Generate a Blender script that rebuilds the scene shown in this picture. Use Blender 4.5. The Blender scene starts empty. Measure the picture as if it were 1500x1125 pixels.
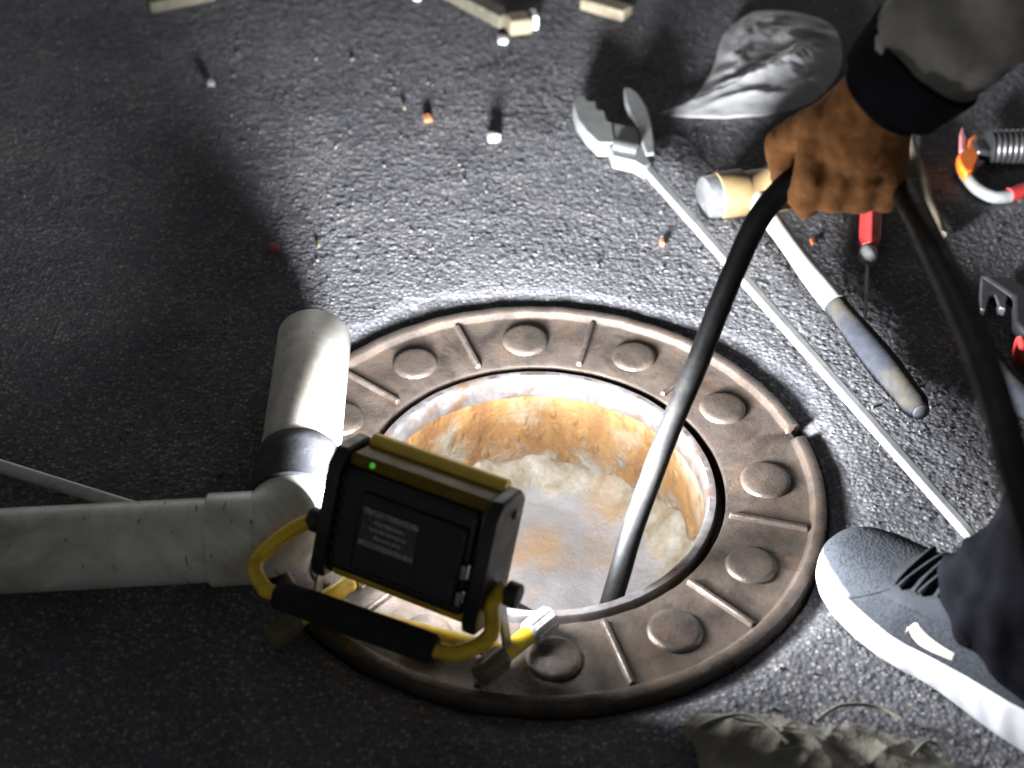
import bpy, bmesh, math, random
import numpy as np
from mathutils import Vector, Matrix

random.seed(7)
RNG = np.random.default_rng(11)
scene = bpy.context.scene
COL = scene.collection
R = math.radians

# ------------------------------------------------------------------ camera
cam_data = bpy.data.cameras.new('camera')
cam = bpy.data.objects.new('camera', cam_data)
COL.objects.link(cam)
scene.camera = cam
PITCH, ROLL = 0.69718, 0.01917
fwd = Vector((0, math.cos(PITCH), -math.sin(PITCH)))
right0 = Vector((1, 0, 0))
up0 = Vector((0, math.sin(PITCH), math.cos(PITCH)))
rgt = right0 * math.cos(ROLL) + up0 * math.sin(ROLL)
upv = up0 * math.cos(ROLL) - right0 * math.sin(ROLL)
cam.matrix_world = Matrix(((rgt.x, upv.x, -fwd.x, -0.0296), (rgt.y, upv.y, -fwd.y, -1.0738),
                           (rgt.z, upv.z, -fwd.z, 1.0174), (0, 0, 0, 1)))
cam_data.sensor_width = 36.0
cam_data.lens = 36.0 * 2200.0 / 1500.0
cam_data.clip_start = 0.02
cam_data.clip_end = 1000.0
cam_data.dof.use_dof = True
cam_data.dof.focus_distance = 1.50
cam_data.dof.aperture_fstop = 3.6

# ------------------------------------------------------------------ world: a night sky, almost no light of its own
world = bpy.data.worlds.new('World')
scene.world = world
world.use_nodes = True
wn = world.node_tree
for n in list(wn.nodes):
    wn.nodes.remove(n)
w_out = wn.nodes.new('ShaderNodeOutputWorld')
w_bg = wn.nodes.new('ShaderNodeBackground')
w_sky = wn.nodes.new('ShaderNodeTexSky')
w_sky.sky_type = 'NISHITA'
w_sky.sun_disc = False
w_sky.sun_elevation = R(6)
w_sky.sun_rotation = R(0)
w_hsv = wn.nodes.new('ShaderNodeHueSaturation')
w_hsv.inputs['Saturation'].default_value = 0.12
wn.links.new(w_sky.outputs[0], w_hsv.inputs['Color'])
wn.links.new(w_hsv.outputs[0], w_bg.inputs['Color'])
w_bg.inputs['Strength'].default_value = 0.062
wn.links.new(w_bg.outputs[0], w_out.inputs['Surface'])
scene.view_settings.view_transform = 'Standard'
scene.view_settings.look = 'None'
scene.view_settings.exposure = 0.0
scene.view_settings.gamma = 1.0
LAMP_POWER = 120.0
BEAM = [(0.0, 1.0), (0.10, 0.92), (0.20, 0.40), (0.30, 0.135), (0.45, 0.029), (0.65, 0.037), (1.0, 0.05)]


# ------------------------------------------------------------------ materials
class NT:
    """small helper around a principled node tree"""
    def __init__(self, name):
        self.m = bpy.data.materials.new(name)
        self.m.use_nodes = True
        self.t = self.m.node_tree
        self.b = self.t.nodes['Principled BSDF']
        self.tc = self.t.nodes.new('ShaderNodeTexCoord')
        self.out = self.t.nodes['Material Output']

    def link(self, a, b):
        self.t.links.new(a, b)

    def noise(self, scale, detail=4, rough=0.55, vec=None, dist=0.0):
        n = self.t.nodes.new('ShaderNodeTexNoise')
        n.inputs['Scale'].default_value = scale
        n.inputs['Detail'].default_value = detail
        n.inputs['Roughness'].default_value = rough
        n.inputs['Distortion'].default_value = dist
        self.link(vec if vec is not None else self.tc.outputs['Object'], n.inputs['Vector'])
        return n.outputs['Fac']

    def voronoi(self, scale, out='Distance', vec=None):
        n = self.t.nodes.new('ShaderNodeTexVoronoi')
        n.inputs['Scale'].default_value = scale
        self.link(vec if vec is not None else self.tc.outputs['Object'], n.inputs['Vector'])
        return n.outputs[out]

    def scaled(self, sx, sy, sz):
        n = self.t.nodes.new('ShaderNodeMapping')
        n.inputs['Scale'].default_value = (sx, sy, sz)
        self.link(self.tc.outputs['Object'], n.inputs['Vector'])
        return n.outputs['Vector']

    def sep(self, axis):
        n = self.t.nodes.new('ShaderNodeSeparateXYZ')
        self.link(self.tc.outputs['Object'], n.inputs[0])
        return n.outputs[axis]

    def ramp(self, src, stops, interp='LINEAR'):
        n = self.t.nodes.new('ShaderNodeValToRGB')
        n.color_ramp.interpolation = interp
        e = n.color_ramp.elements
        while len(e) < len(stops):
            e.new(0.5)
        for el, (p, c) in zip(e, stops):
            el.position = p
            if not hasattr(c, '__len__'):
                c = (c, c, c)
            el.color = (c[0], c[1], c[2], 1)
        self.link(src, n.inputs['Fac'])
        return n.outputs['Color']

    def mix(self, fac, a, b, mode='MIX'):
        n = self.t.nodes.new('ShaderNodeMix')
        n.data_type = 'RGBA'
        n.blend_type = mode
        for sock, v in ((n.inputs[0], fac), (n.inputs[6], a), (n.inputs[7], b)):
            if hasattr(v, 'is_linked'):
                self.link(v, sock)
            elif hasattr(v, '__len__'):
                sock.default_value = (v[0], v[1], v[2], 1)
            else:
                sock.default_value = v
        return n.outputs[2]

    def math(self, op, a, b=0.0):
        n = self.t.nodes.new('ShaderNodeMath')
        n.operation = op
        for sock, v in ((n.inputs[0], a), (n.inputs[1], b)):
            if hasattr(v, 'is_linked'):
                self.link(v, sock)
            else:
                sock.default_value = v
        return n.outputs[0]

    def bump(self, src, strength=0.5, dist=0.002):
        n = self.t.nodes.new('ShaderNodeBump')
        n.inputs['Strength'].default_value = strength
        n.inputs['Distance'].default_value = dist
        self.link(src, n.inputs['Height'])
        self.link(n.outputs[0], self.b.inputs['Normal'])

    def set(self, **kw):
        for k, v in kw.items():
            s = self.b.inputs[k.replace('_', ' ')]
            if hasattr(v, 'is_linked'):
                self.link(v, s)
            elif hasattr(v, '__len__') and len(v) == 3:
                s.default_value = (v[0], v[1], v[2], 1)
            else:
                s.default_value = v
        return self.m


def surf(name, col, rough=0.5, metal=0.0, vary=0.25, scale=60.0, bump=0.15, dirt=None, dirt_amt=0.5, dirt_scale=18.0, spec=0.5):
    """a plain material with grain, mottling and optional dirt"""
    n = NT(name)
    lo = tuple(c * (1 - vary) for c in col)
    hi = tuple(min(1, c * (1 + vary)) for c in col)
    c = n.ramp(n.noise(scale, 5, 0.6), [(0.3, lo), (0.7, hi)])
    if dirt is not None:
        f = n.ramp(n.noise(dirt_scale, 6, 0.65, dist=0.6), [(0.48, 0.0), (0.66, dirt_amt)])
        c = n.mix(f, c, dirt)
    r = n.ramp(n.noise(scale * 0.7, 3), [(0.3, max(0.02, rough - 0.1)), (0.7, min(1, rough + 0.1))])
    if bump:
        n.bump(n.noise(scale * 6, 4, 0.7), bump, 0.001)
    n.set(**{'Specular_IOR_Level': spec})
    return n.set(Base_Color=c, Roughness=r, Metallic=metal)


def make_asphalt():
    n = NT('asphalt')
    cell = n.voronoi(210.0, 'Color')
    bw = n.t.nodes.new('ShaderNodeSeparateColor')
    n.link(cell, bw.inputs[0])
    stone = n.ramp(bw.outputs[0], [(0.0, (0.062, 0.062, 0.067)), (0.45, (0.105, 0.105, 0.113)),
                                   (0.75, (0.145, 0.144, 0.151)), (0.93, (0.20, 0.195, 0.185)), (1.0, (0.23, 0.22, 0.20))])
    binder = n.ramp(n.noise(420.0, 4, 0.7), [(0.3, (0.045, 0.045, 0.049)), (0.75, (0.125, 0.125, 0.133))])
    d = n.voronoi(210.0, 'Distance')
    edge = n.ramp(d, [(0.25, 0.0), (0.6, 1.0)])
    c = n.mix(edge, stone, binder)
    patch = n.ramp(n.noise(6.0, 6, 0.66, dist=0.5), [(0.3, (1.02, 1.02, 1.05)), (0.52, (1.42, 1.42, 1.44)), (0.72, (1.85, 1.80, 1.72))])
    c = n.mix(1.0, c, patch, 'MULTIPLY')
    dust = n.ramp(n.noise(38.0, 6, 0.75), [(0.56, 0.0), (0.74, 0.5)])
    c = n.mix(dust, c, (0.17, 0.16, 0.145))
    dome = n.math('MULTIPLY', n.math('SUBTRACT', 0.75, d), n.math('ADD', bw.outputs[1], 0.25))
    big = n.voronoi(95.0, 'Distance')
    h = n.math('ADD', n.math('MULTIPLY', n.noise(620.0, 5, 0.8), 0.55), n.math('ADD', n.math('MULTIPLY', dome, 1.5), n.math('MULTIPLY', big, -0.7)))
    n.bump(h, 0.6, 0.0020)
    r = n.ramp(n.noise(60.0, 4), [(0.3, 0.75), (0.7, 0.98)])
    n.set(**{'Specular_IOR_Level': 0.06})
    return n.set(Base_Color=c, Roughness=r)


def make_iron(name='cast_iron'):
    n = NT(name)
    a = n.noise(26.0, 6, 0.65, dist=0.4)
    c = n.ramp(a, [(0.28, (0.044, 0.036, 0.032)), (0.5, (0.076, 0.061, 0.052)), (0.72, (0.115, 0.087, 0.068))])
    spk = n.ramp(n.noise(190.0, 5, 0.75), [(0.60, 0.0), (0.76, 0.75)])
    c = n.mix(spk, c, (0.19, 0.14, 0.10))
    worn = n.ramp(n.noise(11.0, 4, 0.6), [(0.55, 0.0), (0.75, 0.5)])
    c = n.mix(worn, c, (0.13, 0.085, 0.052))
    bloom = n.ramp(n.noise(42.0, 6, 0.72, dist=1.0), [(0.57, 0.0), (0.70, 0.7)])
    c = n.mix(bloom, c, (0.125, 0.062, 0.028))
    grime = n.ramp(n.noise(17.0, 6, 0.7, dist=0.6), [(0.54, 0.0), (0.68, 0.75)])
    c = n.mix(grime, c, (0.020, 0.017, 0.015))
    rr = n.ramp(n.noise(75.0, 5, 0.7), [(0.3, 0.18), (0.7, 0.44)])
    n.bump(n.math('ADD', n.noise(330.0, 5, 0.75), n.noise(60.0, 3)), 0.45, 0.0016)
    return n.set(Base_Color=c, Roughness=rr, Metallic=0.25)


def make_rust():
    n = NT('rusty_wall')
    z = n.sep('Z')
    streak = n.scaled(1.0, 1.0, 0.28)
    nz = n.noise(17.0, 6, 0.66, vec=streak, dist=0.5)
    fine = n.noise(150.0, 5, 0.75, vec=n.scaled(1.0, 1.0, 0.12))
    c = n.ramp(nz, [(0.25, (0.12, 0.052, 0.018)), (0.42, (0.21, 0.105, 0.036)), (0.56, (0.29, 0.165, 0.060)), (0.75, (0.34, 0.235, 0.115))])
    c = n.mix(n.ramp(fine, [(0.35, 0.0), (0.7, 0.45)]), c, (0.17, 0.075, 0.025))
    # pale lime scale, thicker towards the water line
    hgt = n.math('MULTIPLY_ADD', z, -6.5)
    hgt.node.inputs[2].default_value = -0.86
    lime = n.math('ADD', hgt, n.math('MULTIPLY', n.noise(24.0, 7, 0.7, dist=0.8), 1.7))
    lf = n.ramp(lime, [(0.72, 0.0), (0.9, 0.5), (1.25, 0.9)])
    limec = n.ramp(n.noise(60.0, 5, 0.7), [(0.3, (0.19, 0.17, 0.13)), (0.6, (0.33, 0.31, 0.27)), (0.8, (0.47, 0.46, 0.43))])
    c = n.mix(lf, c, limec)
    pat = n.ramp(n.noise(12.0, 5, 0.6), [(0.52, 0.0), (0.66, 0.7)])
    c = n.mix(pat, c, (0.30, 0.29, 0.235))
    flk = n.ramp(n.voronoi(70.0, 'Distance', vec=n.scaled(1.0, 1.0, 0.5)), [(0.15, 0.55), (0.35, 0.0)])
    c = n.mix(n.math('MULTIPLY', flk, n.ramp(n.noise(9.0, 3), [(0.45, 0.0), (0.6, 1.0)])), c, (0.10, 0.045, 0.018))
    n.bump(n.math('ADD', n.math('ADD', n.noise(90.0, 6, 0.78), flk), n.math('MULTIPLY', lf, 0.9)), 0.9, 0.004)
    return n.set(Base_Color=c, Roughness=0.5)


def make_sludge():
    n = NT('grey_sludge')
    c = n.ramp(n.noise(14.0, 6, 0.6, dist=0.5), [(0.3, (0.14, 0.136, 0.14)), (0.55, (0.205, 0.198, 0.20)), (0.8, (0.27, 0.255, 0.245))])
    # crusted, rust-stained bank where it meets the wall
    z = n.sep('Z')
    bank = n.math('ADD', n.math('MULTIPLY_ADD', z, 22.0), n.math('MULTIPLY', n.noise(34.0, 6, 0.7, dist=0.8), 1.2))
    bank.node.inputs[0].links[0].from_node.inputs[2].default_value = 3.75
    crust = n.ramp(n.noise(50.0, 5, 0.7), [(0.3, (0.14, 0.10, 0.055)), (0.55, (0.23, 0.205, 0.155)), (0.75, (0.34, 0.33, 0.30))])
    c = n.mix(n.ramp(bank, [(0.62, 0.0), (0.85, 1.0)]), c, crust)
    c = n.mix(n.ramp(n.noise(8.0, 5, 0.6), [(0.54, 0.0), (0.68, 0.65)]), c, (0.26, 0.15, 0.06))
    n.bump(n.noise(70.0, 6, 0.75), 0.7, 0.004)
    return n.set(Base_Color=c, Roughness=0.3)


def make_pvc():
    n = NT('white_pvc')
    c = n.ramp(n.noise(22.0, 5, 0.6), [(0.3, (0.55, 0.545, 0.50)), (0.7, (0.70, 0.70, 0.66))])
    dirt = n.ramp(n.noise(9.0, 7, 0.7, dist=0.7), [(0.40, 0.0), (0.66, 0.85)])
    c = n.mix(dirt, c, (0.25, 0.215, 0.16))
    scr = n.ramp(n.noise(45.0, 4, 0.6, vec=n.scaled(3.5, 1.0, 1.0)), [(0.655, 0.0), (0.69, 0.9)])
    c = n.mix(scr, c, (0.07, 0.06, 0.05))
    n.bump(n.noise(160.0, 4, 0.7), 0.12, 0.001)
    return n.set(Base_Color=c, Roughness=0.38)


def make_bag():
    """thin clear film: mostly see-through, a soft gloss that grows at grazing angles, a little haze"""
    n = NT('clear_plastic')
    tr = n.t.nodes.new('ShaderNodeBsdfTransparent')
    tr.inputs[0].default_value = (0.95, 0.95, 0.95, 1)
    fr = n.t.nodes.new('ShaderNodeFresnel')
    fr.inputs['IOR'].default_value = 1.5
    mx = n.t.nodes.new('ShaderNodeMixShader')
    tl = n.t.nodes.new('ShaderNodeBsdfTranslucent')
    tl.inputs[0].default_value = (0.70, 0.70, 0.71, 1)
    df = n.t.nodes.new('ShaderNodeMixShader')
    df.inputs[0].default_value = 0.5
    n.link(tl.outputs[0], df.inputs[1])
    n.link(n.b.outputs[0], df.inputs[2])
    haze = n.ramp(n.noise(16.0, 4), [(0.35, 0.42), (0.7, 0.68)])
    n.link(n.math('ADD', haze, n.math('MULTIPLY', fr.outputs[0], 0.6)), mx.inputs[0])
    n.link(tr.outputs[0], mx.inputs[1])
    n.link(df.outputs[0], mx.inputs[2])
    n.link(mx.outputs[0], n.out.inputs['Surface'])
    rid = n.math('ABSOLUTE', n.math('SUBTRACT', n.noise(26.0, 4, 0.6, dist=0.8), 0.5))
    n.bump(rid, 0.25, 0.006)
    return n.set(Base_Color=(0.62, 0.62, 0.63), Roughness=0.16)


def make_fabric(name, col, weave=900.0, rough=0.9):
    n = NT(name)
    lo = tuple(c * 0.7 for c in col)
    hi = tuple(c * 1.3 for c in col)
    c = n.ramp(n.noise(30.0, 5, 0.65), [(0.3, lo), (0.7, hi)])
    n.bump(n.math('ADD', n.noise(weave, 2), n.noise(45.0, 4, 0.6)), 0.35, 0.0025)
    n.set(**{'Specular_IOR_Level': 0.05})
    return n.set(Base_Color=c, Roughness=rough)


def make_label():
    n = NT('worn_label')
    x = n.voronoi(900.0, 'Color', vec=n.scaled(1.0, 1.0, 0.22))
    s = n.t.nodes.new('ShaderNodeSeparateColor')
    n.link(x, s.inputs[0])
    c = n.ramp(s.outputs[0], [(0.4, (0.030, 0.030, 0.032)), (0.6, (0.085, 0.085, 0.09))])
    return n.set(Base_Color=c, Roughness=0.5)


def make_emit(name, col, strength):
    n = NT(name)
    n.set(Emission_Color=col, Emission_Strength=strength)
    return n.set(Base_Color=col, Roughness=0.4)


def make_shoe_sole():
    n = NT('white_foam_sole')
    c = n.ramp(n.noise(16.0, 6, 0.6), [(0.3, (0.24, 0.245, 0.26)), (0.7, (0.33, 0.335, 0.35))])
    d = n.ramp(n.noise(34.0, 6, 0.72), [(0.56, 0.0), (0.76, 0.5)])
    c = n.mix(d, c, (0.17, 0.155, 0.13))
    n.bump(n.noise(55.0, 3, 0.5, vec=n.scaled(1.0, 1.0, 5.0)), 0.25, 0.002)
    return n.set(Base_Color=c, Roughness=0.55)


def make_mesh_knit():
    n = NT('grey_knit')
    v = n.voronoi(380.0, 'Distance')
    c = n.ramp(v, [(0.1, (0.005, 0.0055, 0.0066)), (0.5, (0.021, 0.0232, 0.0275))])
    c = n.mix(n.ramp(n.noise(22.0, 5), [(0.4, 0.0), (0.7, 0.4)]), c, (0.020, 0.021, 0.024))
    n.bump(v, 0.4, 0.001)
    n.set(**{'Specular_IOR_Level': 0.06})
    return n.set(Base_Color=c, Roughness=0.95)


M = {
    'asphalt': make_asphalt(), 'iron': make_iron(), 'iron_wet': surf('wet_iron_rib', (0.12, 0.098, 0.085), 0.24, 0.45, 0.35, 80, 0.5, (0.06, 0.035, 0.02), 0.6, 40), 'rust': make_rust(), 'sludge': make_sludge(), 'pvc': make_pvc(),
    'bag': make_bag(), 'label': make_label(), 'sole': make_shoe_sole(), 'knit': make_mesh_knit(),
    'rim_steel': surf('wet_worn_iron', (0.20, 0.19, 0.195), 0.34, 0.5, 0.4, 50, 0.35, (0.15, 0.075, 0.03), 0.85, 22),
    'rubber': surf('grey_rubber', (0.026, 0.027, 0.032), 0.7, 0, 0.45, 40, 0.4, (0.06, 0.058, 0.055), 0.6, 25, spec=0.2),
    'black': surf('black_plastic', (0.012, 0.012, 0.013), 0.42, 0, 0.3, 70, 0.15),
    'foam': surf('black_foam', (0.010, 0.010, 0.010), 0.95, 0, 0.3, 120, 0.5),
    'yellow': surf('yellow_paint', (0.78, 0.52, 0.02), 0.32, 0.0, 0.1, 40, 0.1, (0.16, 0.11, 0.03), 0.5, 28),
    'steel': surf('dull_steel', (0.30, 0.31, 0.32), 0.38, 0.85, 0.2, 60, 0.25, (0.14, 0.12, 0.10), 0.6, 40),
    'galv': surf('zinc_steel', (0.19, 0.198, 0.20), 0.55, 0.3, 0.16, 70, 0.25, (0.30, 0.28, 0.25), 0.5, 22),
    'knob': surf('knob_plastic', (0.02, 0.02, 0.02), 0.5, 0, 0.3, 80, 0.2),
    'cap': surf('clear_grey_cap', (0.45, 0.44, 0.42), 0.3, 0, 0.25, 90, 0.2, (0.12, 0.10, 0.08), 0.7, 60),
    'dark_cap': surf('dirty_rubber', (0.10, 0.09, 0.055), 0.7, 0, 0.3, 90, 0.3),
    'olive': surf('olive_paint', (0.17, 0.115, 0.016), 0.45, 0, 0.15, 40, 0.1, (0.05, 0.04, 0.015), 0.5, 40, spec=0.15),
    'gold_lit': surf('gold_rail_lit', (0.88, 0.62, 0.09), 0.3, 0.1, 0.1, 40, 0.1),  # rail yellow, brightened in the base colour to stand in for reflected light
    'label_strip': surf('label_print', (0.26, 0.26, 0.265), 0.6, 0, 0.5, 240, 0.1, (0.03, 0.03, 0.03), 0.8, 300),
    'hose': surf('black_hose', (0.0055, 0.0055, 0.006), 0.55, 0, 0.4, 70, 0.3, (0.017, 0.0165, 0.0155), 0.7, 30, spec=0.12),
    'brass': surf('tan_brass', (0.145, 0.098, 0.046), 0.55, 0.1, 0.2, 45, 0.25, (0.12, 0.08, 0.04), 0.5, 20),
    'fibre': surf('white_fibreglass', (0.19, 0.193, 0.185), 0.45, 0, 0.12, 50, 0.2, (0.25, 0.22, 0.18), 0.6, 24),
    'grip': surf('blue_grey_grip', (0.013, 0.0145, 0.019), 0.9, 0, 0.25, 90, 0.4, (0.05, 0.04, 0.022), 0.5, 16, spec=0.15),
    'red': surf('red_plastic', (0.40, 0.030, 0.028), 0.32, 0, 0.15, 40, 0.1, (0.10, 0.02, 0.02), 0.4, 40),
    'orange': surf('orange_plastic', (0.62, 0.13, 0.012), 0.42, 0, 0.12, 40, 0.1),
    'pink': surf('pink_plastic', (0.50, 0.20, 0.20), 0.5, 0, 0.2, 50, 0.1),
    'white': surf('white_plastic', (0.62, 0.63, 0.63), 0.4, 0, 0.1, 30, 0.15, (0.25, 0.23, 0.20), 0.6, 30),
    'wood': surf('weathered_wood', (0.075, 0.070, 0.048), 0.9, 0, 0.3, 60, 0.5, (0.09, 0.08, 0.06), 0.7, 20),
    'palewood': surf('pale_wood', (0.15, 0.125, 0.085), 0.85, 0, 0.25, 60, 0.4, (0.16, 0.13, 0.09), 0.6, 25),
    'chip': surf('brick_chip', (0.50, 0.17, 0.07), 0.8, 0, 0.3, 200, 0.4),
    'chip2': surf('dull_red_chip', (0.26, 0.085, 0.06), 0.8, 0, 0.3, 200, 0.4),
    'pebble': surf('pale_pebble', (0.20, 0.195, 0.19), 0.8, 0, 0.35, 160, 0.5),
    'grit': surf('grit', (0.11, 0.108, 0.105), 0.85, 0, 0.8, 90, 0.5),
    'glove': surf('brown_glove', (0.32, 0.125, 0.030), 0.85, 0, 0.2, 120, 0.7, (0.18, 0.07, 0.02), 0.5, 60),
    'sleeve': make_fabric('grey_jacket', (0.30, 0.285, 0.26)),
    'cuff': make_fabric('black_cuff', (0.008, 0.008, 0.010)),
    'trouser': make_fabric('navy_trousers', (0.0019, 0.0019, 0.0033)),
    'cloth': make_fabric('cream_cotton', (0.19, 0.18, 0.15), 420.0),
    'toe': surf('light_grey_overlay', (0.034, 0.038, 0.045), 0.85, 0, 0.15, 60, 0.2),
    'toe_dark': surf('dark_overlay', (0.018, 0.020, 0.024), 0.85, 0, 0.2, 60, 0.3, spec=0.1),
    'mark': surf('cream_mark', (0.36, 0.32, 0.26), 0.5, 0, 0.1, 60, 0.1),
    'lace': make_fabric('black_lace', (0.020, 0.021, 0.024), 1500.0),
    'skin': surf('skin', (0.45, 0.27, 0.19), 0.5, 0, 0.12, 60, 0.2),
    'hair': surf('black_hair', (0.010, 0.009, 0.008), 0.6, 0, 0.3, 200, 0.6),
    'led': make_emit('white_led_lens', (0.90, 0.95, 1.0), 12.0),
    'green_led': make_emit('green_led', (0.10, 0.75, 0.08), 0.35),
    'dark_steel': surf('dark_steel', (0.09, 0.09, 0.10), 0.4, 0.7, 0.3, 60, 0.3),
}


# ------------------------------------------------------------------ mesh helpers
class MB:
    def __init__(self):
        self.v, self.f = [], []

    def add(self, verts, faces):
        o = len(self.v)
        self.v += [tuple(p) for p in verts]
        self.f += [tuple(i + o for i in fc) for fc in faces]
        return self

    def box(self, c, size, mat=None):
        sx, sy, sz = (s / 2 for s in size)
        vs = [Vector((x, y, z)) for x in (-sx, sx) for y in (-sy, sy) for z in (-sz, sz)]
        if mat is not None:
            vs = [mat @ p for p in vs]
        vs = [p + Vector(c) for p in vs]
        return self.add(vs, [(0, 1, 3, 2), (4, 6, 7, 5), (0, 4, 5, 1), (2, 3, 7, 6), (0, 2, 6, 4), (1, 5, 7, 3)])

    def tube(self, pts, rad, n=16, caps=True, flat=1.0):
        pts = [Vector(p) for p in pts]
        if not hasattr(rad, '__len__'):
            rad = [rad] * len(pts)
        rings = []
        ref = None
        for i, p in enumerate(pts):
            d = (pts[min(i + 1, len(pts) - 1)] - pts[max(i - 1, 0)]).normalized()
            if ref is None:
                ref = Vector((0, 0, 1)) if abs(d.z) < 0.9 else Vector((1, 0, 0))
            a = (ref - d * ref.dot(d)).normalized()
            ref = a
            b = d.cross(a)
            rings.append([p + (a * math.cos(t) * flat + b * math.sin(t)) * rad[i] for t in (2 * math.pi * k / n for k in range(n))])
        vs = [q for r_ in rings for q in r_]
        fs = []
        for i in range(len(pts) - 1):
            for k in range(n):
                fs.append((i * n + k, i * n + (k + 1) % n, (i + 1) * n + (k + 1) % n, (i + 1) * n + k))
        if caps:
            fs.append(tuple(range(n - 1, -1, -1)))
            e = (len(pts) - 1) * n
            fs.append(tuple(e + k for k in range(n)))
        return self.add(vs, fs)

    def prism(self, outline, z0, z1):
        k = len(outline)
        area = sum(outline[i][0] * outline[(i + 1) % k][1] - outline[(i + 1) % k][0] * outline[i][1] for i in range(k))
        if area < 0:
            outline = outline[::-1]
        vs = [(x, y, z0) for x, y in outline] + [(x, y, z1) for x, y in outline]
        fs = [tuple(range(k - 1, -1, -1)), tuple(range(k, 2 * k))]
        fs += [(i, (i + 1) % k, k + (i + 1) % k, k + i) for i in range(k)]
        return self.add(vs, fs)

    def lathe(self, prof, n=192, closed=False, fn=None):
        vs, fs = [], []
        m = len(prof)
        for k in range(n):
            t = 2 * math.pi * k / n
            for j, (r_, z) in enumerate(prof):
                if fn:
                    r2, z2 = fn(t, j, r_, z)
                else:
                    r2, z2 = r_, z
                vs.append((r2 * math.cos(t), r2 * math.sin(t), z2))
        for k in range(n):
            k2 = (k + 1) % n
            for j in range(m - 1 + (1 if closed else 0)):
                j2 = (j + 1) % m
                fs.append((k * m + j, k2 * m + j, k2 * m + j2, k * m + j2))
        return self.add(vs, fs)

    def xform(self, mat):
        self.v = [tuple(mat @ Vector(p)) for p in self.v]
        return self

    def build(self, name, mat, parent=None, bevel=0.0, seg=2, smooth=True, sub=0):
        me = bpy.data.meshes.new(name)
        vs = self.v
        if parent is not None:
            q = root_loc(parent)
            vs = [(x - q[0], y - q[1], z - q[2]) for x, y, z in vs]
        me.from_pydata(vs, [], self.f)
        me.validate()
        me.update()
        if isinstance(mat, str):
            mat = M[mat]
        me.materials.append(mat)
        if smooth:
            me.polygons.foreach_set('use_smooth', [True] * len(me.polygons))
            me.set_sharp_from_angle(angle=R(42))
        o = bpy.data.objects.new(name, me)
        COL.objects.link(o)
        if parent is not None:
            o.parent = parent
        if bevel:
            b = o.modifiers.new('bevel', 'BEVEL')
            b.width = bevel
            b.segments = seg
            b.limit_method = 'ANGLE'
            b.angle_limit = R(35)
        if sub:
            s = o.modifiers.new('sub', 'SUBSURF')
            s.levels = s.render_levels = sub
        return o


ROOTS = {}


def root_loc(o):
    while o.parent is not None:
        o = o.parent
    return ROOTS.get(o.name, (0, 0, 0))


def tag(o, label=None, cat=None, group=None, kind=None):
    if label:
        o['label'] = label
    if cat:
        o['category'] = cat
    if group:
        o['group'] = group
    if kind:
        o['kind'] = kind
    return o


def thing(name, label, cat, loc=(0, 0, 0), group=None):
    o = bpy.data.objects.new(name, None)
    o.empty_display_size = 0.05
    COL.objects.link(o)
    o.location = loc
    ROOTS[o.name] = tuple(loc)
    return tag(o, label, cat, group)


def smooth_path(pts, n=10):
    """Catmull-Rom through the points"""
    P = [Vector(p) for p in pts]
    P = [P[0] * 2 - P[1]] + P + [P[-1] * 2 - P[-2]]
    out = []
    for i in range(1, len(P) - 2):
        a, b, c, d = P[i - 1], P[i], P[i + 1], P[i + 2]
        for k in range(n):
            t = k / n
            out.append(0.5 * (2 * b + (c - a) * t + (2 * a - 5 * b + 4 * c - d) * t * t + (3 * b - a - 3 * c + d) * t ** 3))
    out.append(P[-2])
    return out


def hash2(ix, iy, seed=0):
    h = (ix.astype(np.int64) * 374761393 + iy.astype(np.int64) * 668265263 + seed * 2147483647) & 0xffffffff
    h = ((h ^ (h >> 13)) * 1274126177) & 0xffffffff
    return ((h ^ (h >> 16)) & 0xffffff) / float(0x1000000)


def vnoise(x, y, seed=0):
    ix, iy = np.floor(x), np.floor(y)
    fx, fy = x - ix, y - iy
    fx, fy = fx * fx * (3 - 2 * fx), fy * fy * (3 - 2 * fy)
    a, b = hash2(ix, iy, seed), hash2(ix + 1, iy, seed)
    c, d = hash2(ix, iy + 1, seed), hash2(ix + 1, iy + 1, seed)
    return (a * (1 - fx) + b * fx) * (1 - fy) + (c * (1 - fx) + d * fx) * fy


def fbm(x, y, oct=4, seed=0):
    s, a, t = 0, 0.5, 0
    for k in range(oct):
        s = s + a * vnoise(x * 2 ** k, y * 2 ** k, seed + k)
        t += a
        a *= 0.5
    return s / t


def remesh(o, voxel, smooth_iter=6, noise=0.0, nscale=0.05, factor=0.5):
    m = o.modifiers.new('remesh', 'REMESH')
    m.mode = 'VOXEL'
    m.voxel_size = voxel
    m.use_smooth_shade = True
    s = o.modifiers.new('smooth', 'SMOOTH')
    s.iterations = smooth_iter
    s.factor = factor
    if noise:
        tx = bpy.data.textures.new(o.name + '_folds', 'CLOUDS')
        tx.noise_scale = nscale
        tx.noise_depth = 2
        d = o.modifiers.new('folds', 'DISPLACE')
        d.texture = tx
        d.strength = noise
        d.mid_level = 0.5
        d.texture_coords = 'LOCAL'
    return o


def capsule(mb, a, b, ra, rb, n=18, flat=1.0):
    a, b = Vector(a), Vector(b)
    d = (b - a).normalized()
    pts, rad = [], []
    for t in (1.0, 0.87, 0.6, 0.3):
        pts.append(a - d * ra * t)
        rad.append(ra * math.sqrt(max(0.0004, 1 - t * t)))
    for t in (0, 0.25, 0.5, 0.75, 1.0):
        pts.append(a.lerp(b, t))
        rad.append(ra + (rb - ra) * t)
    for t in (0.3, 0.6, 0.87, 1.0):
        pts.append(b + d * rb * t)
        rad.append(rb * math.sqrt(max(0.0004, 1 - t * t)))
    return mb.tube(pts, rad, n, True, flat)


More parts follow.
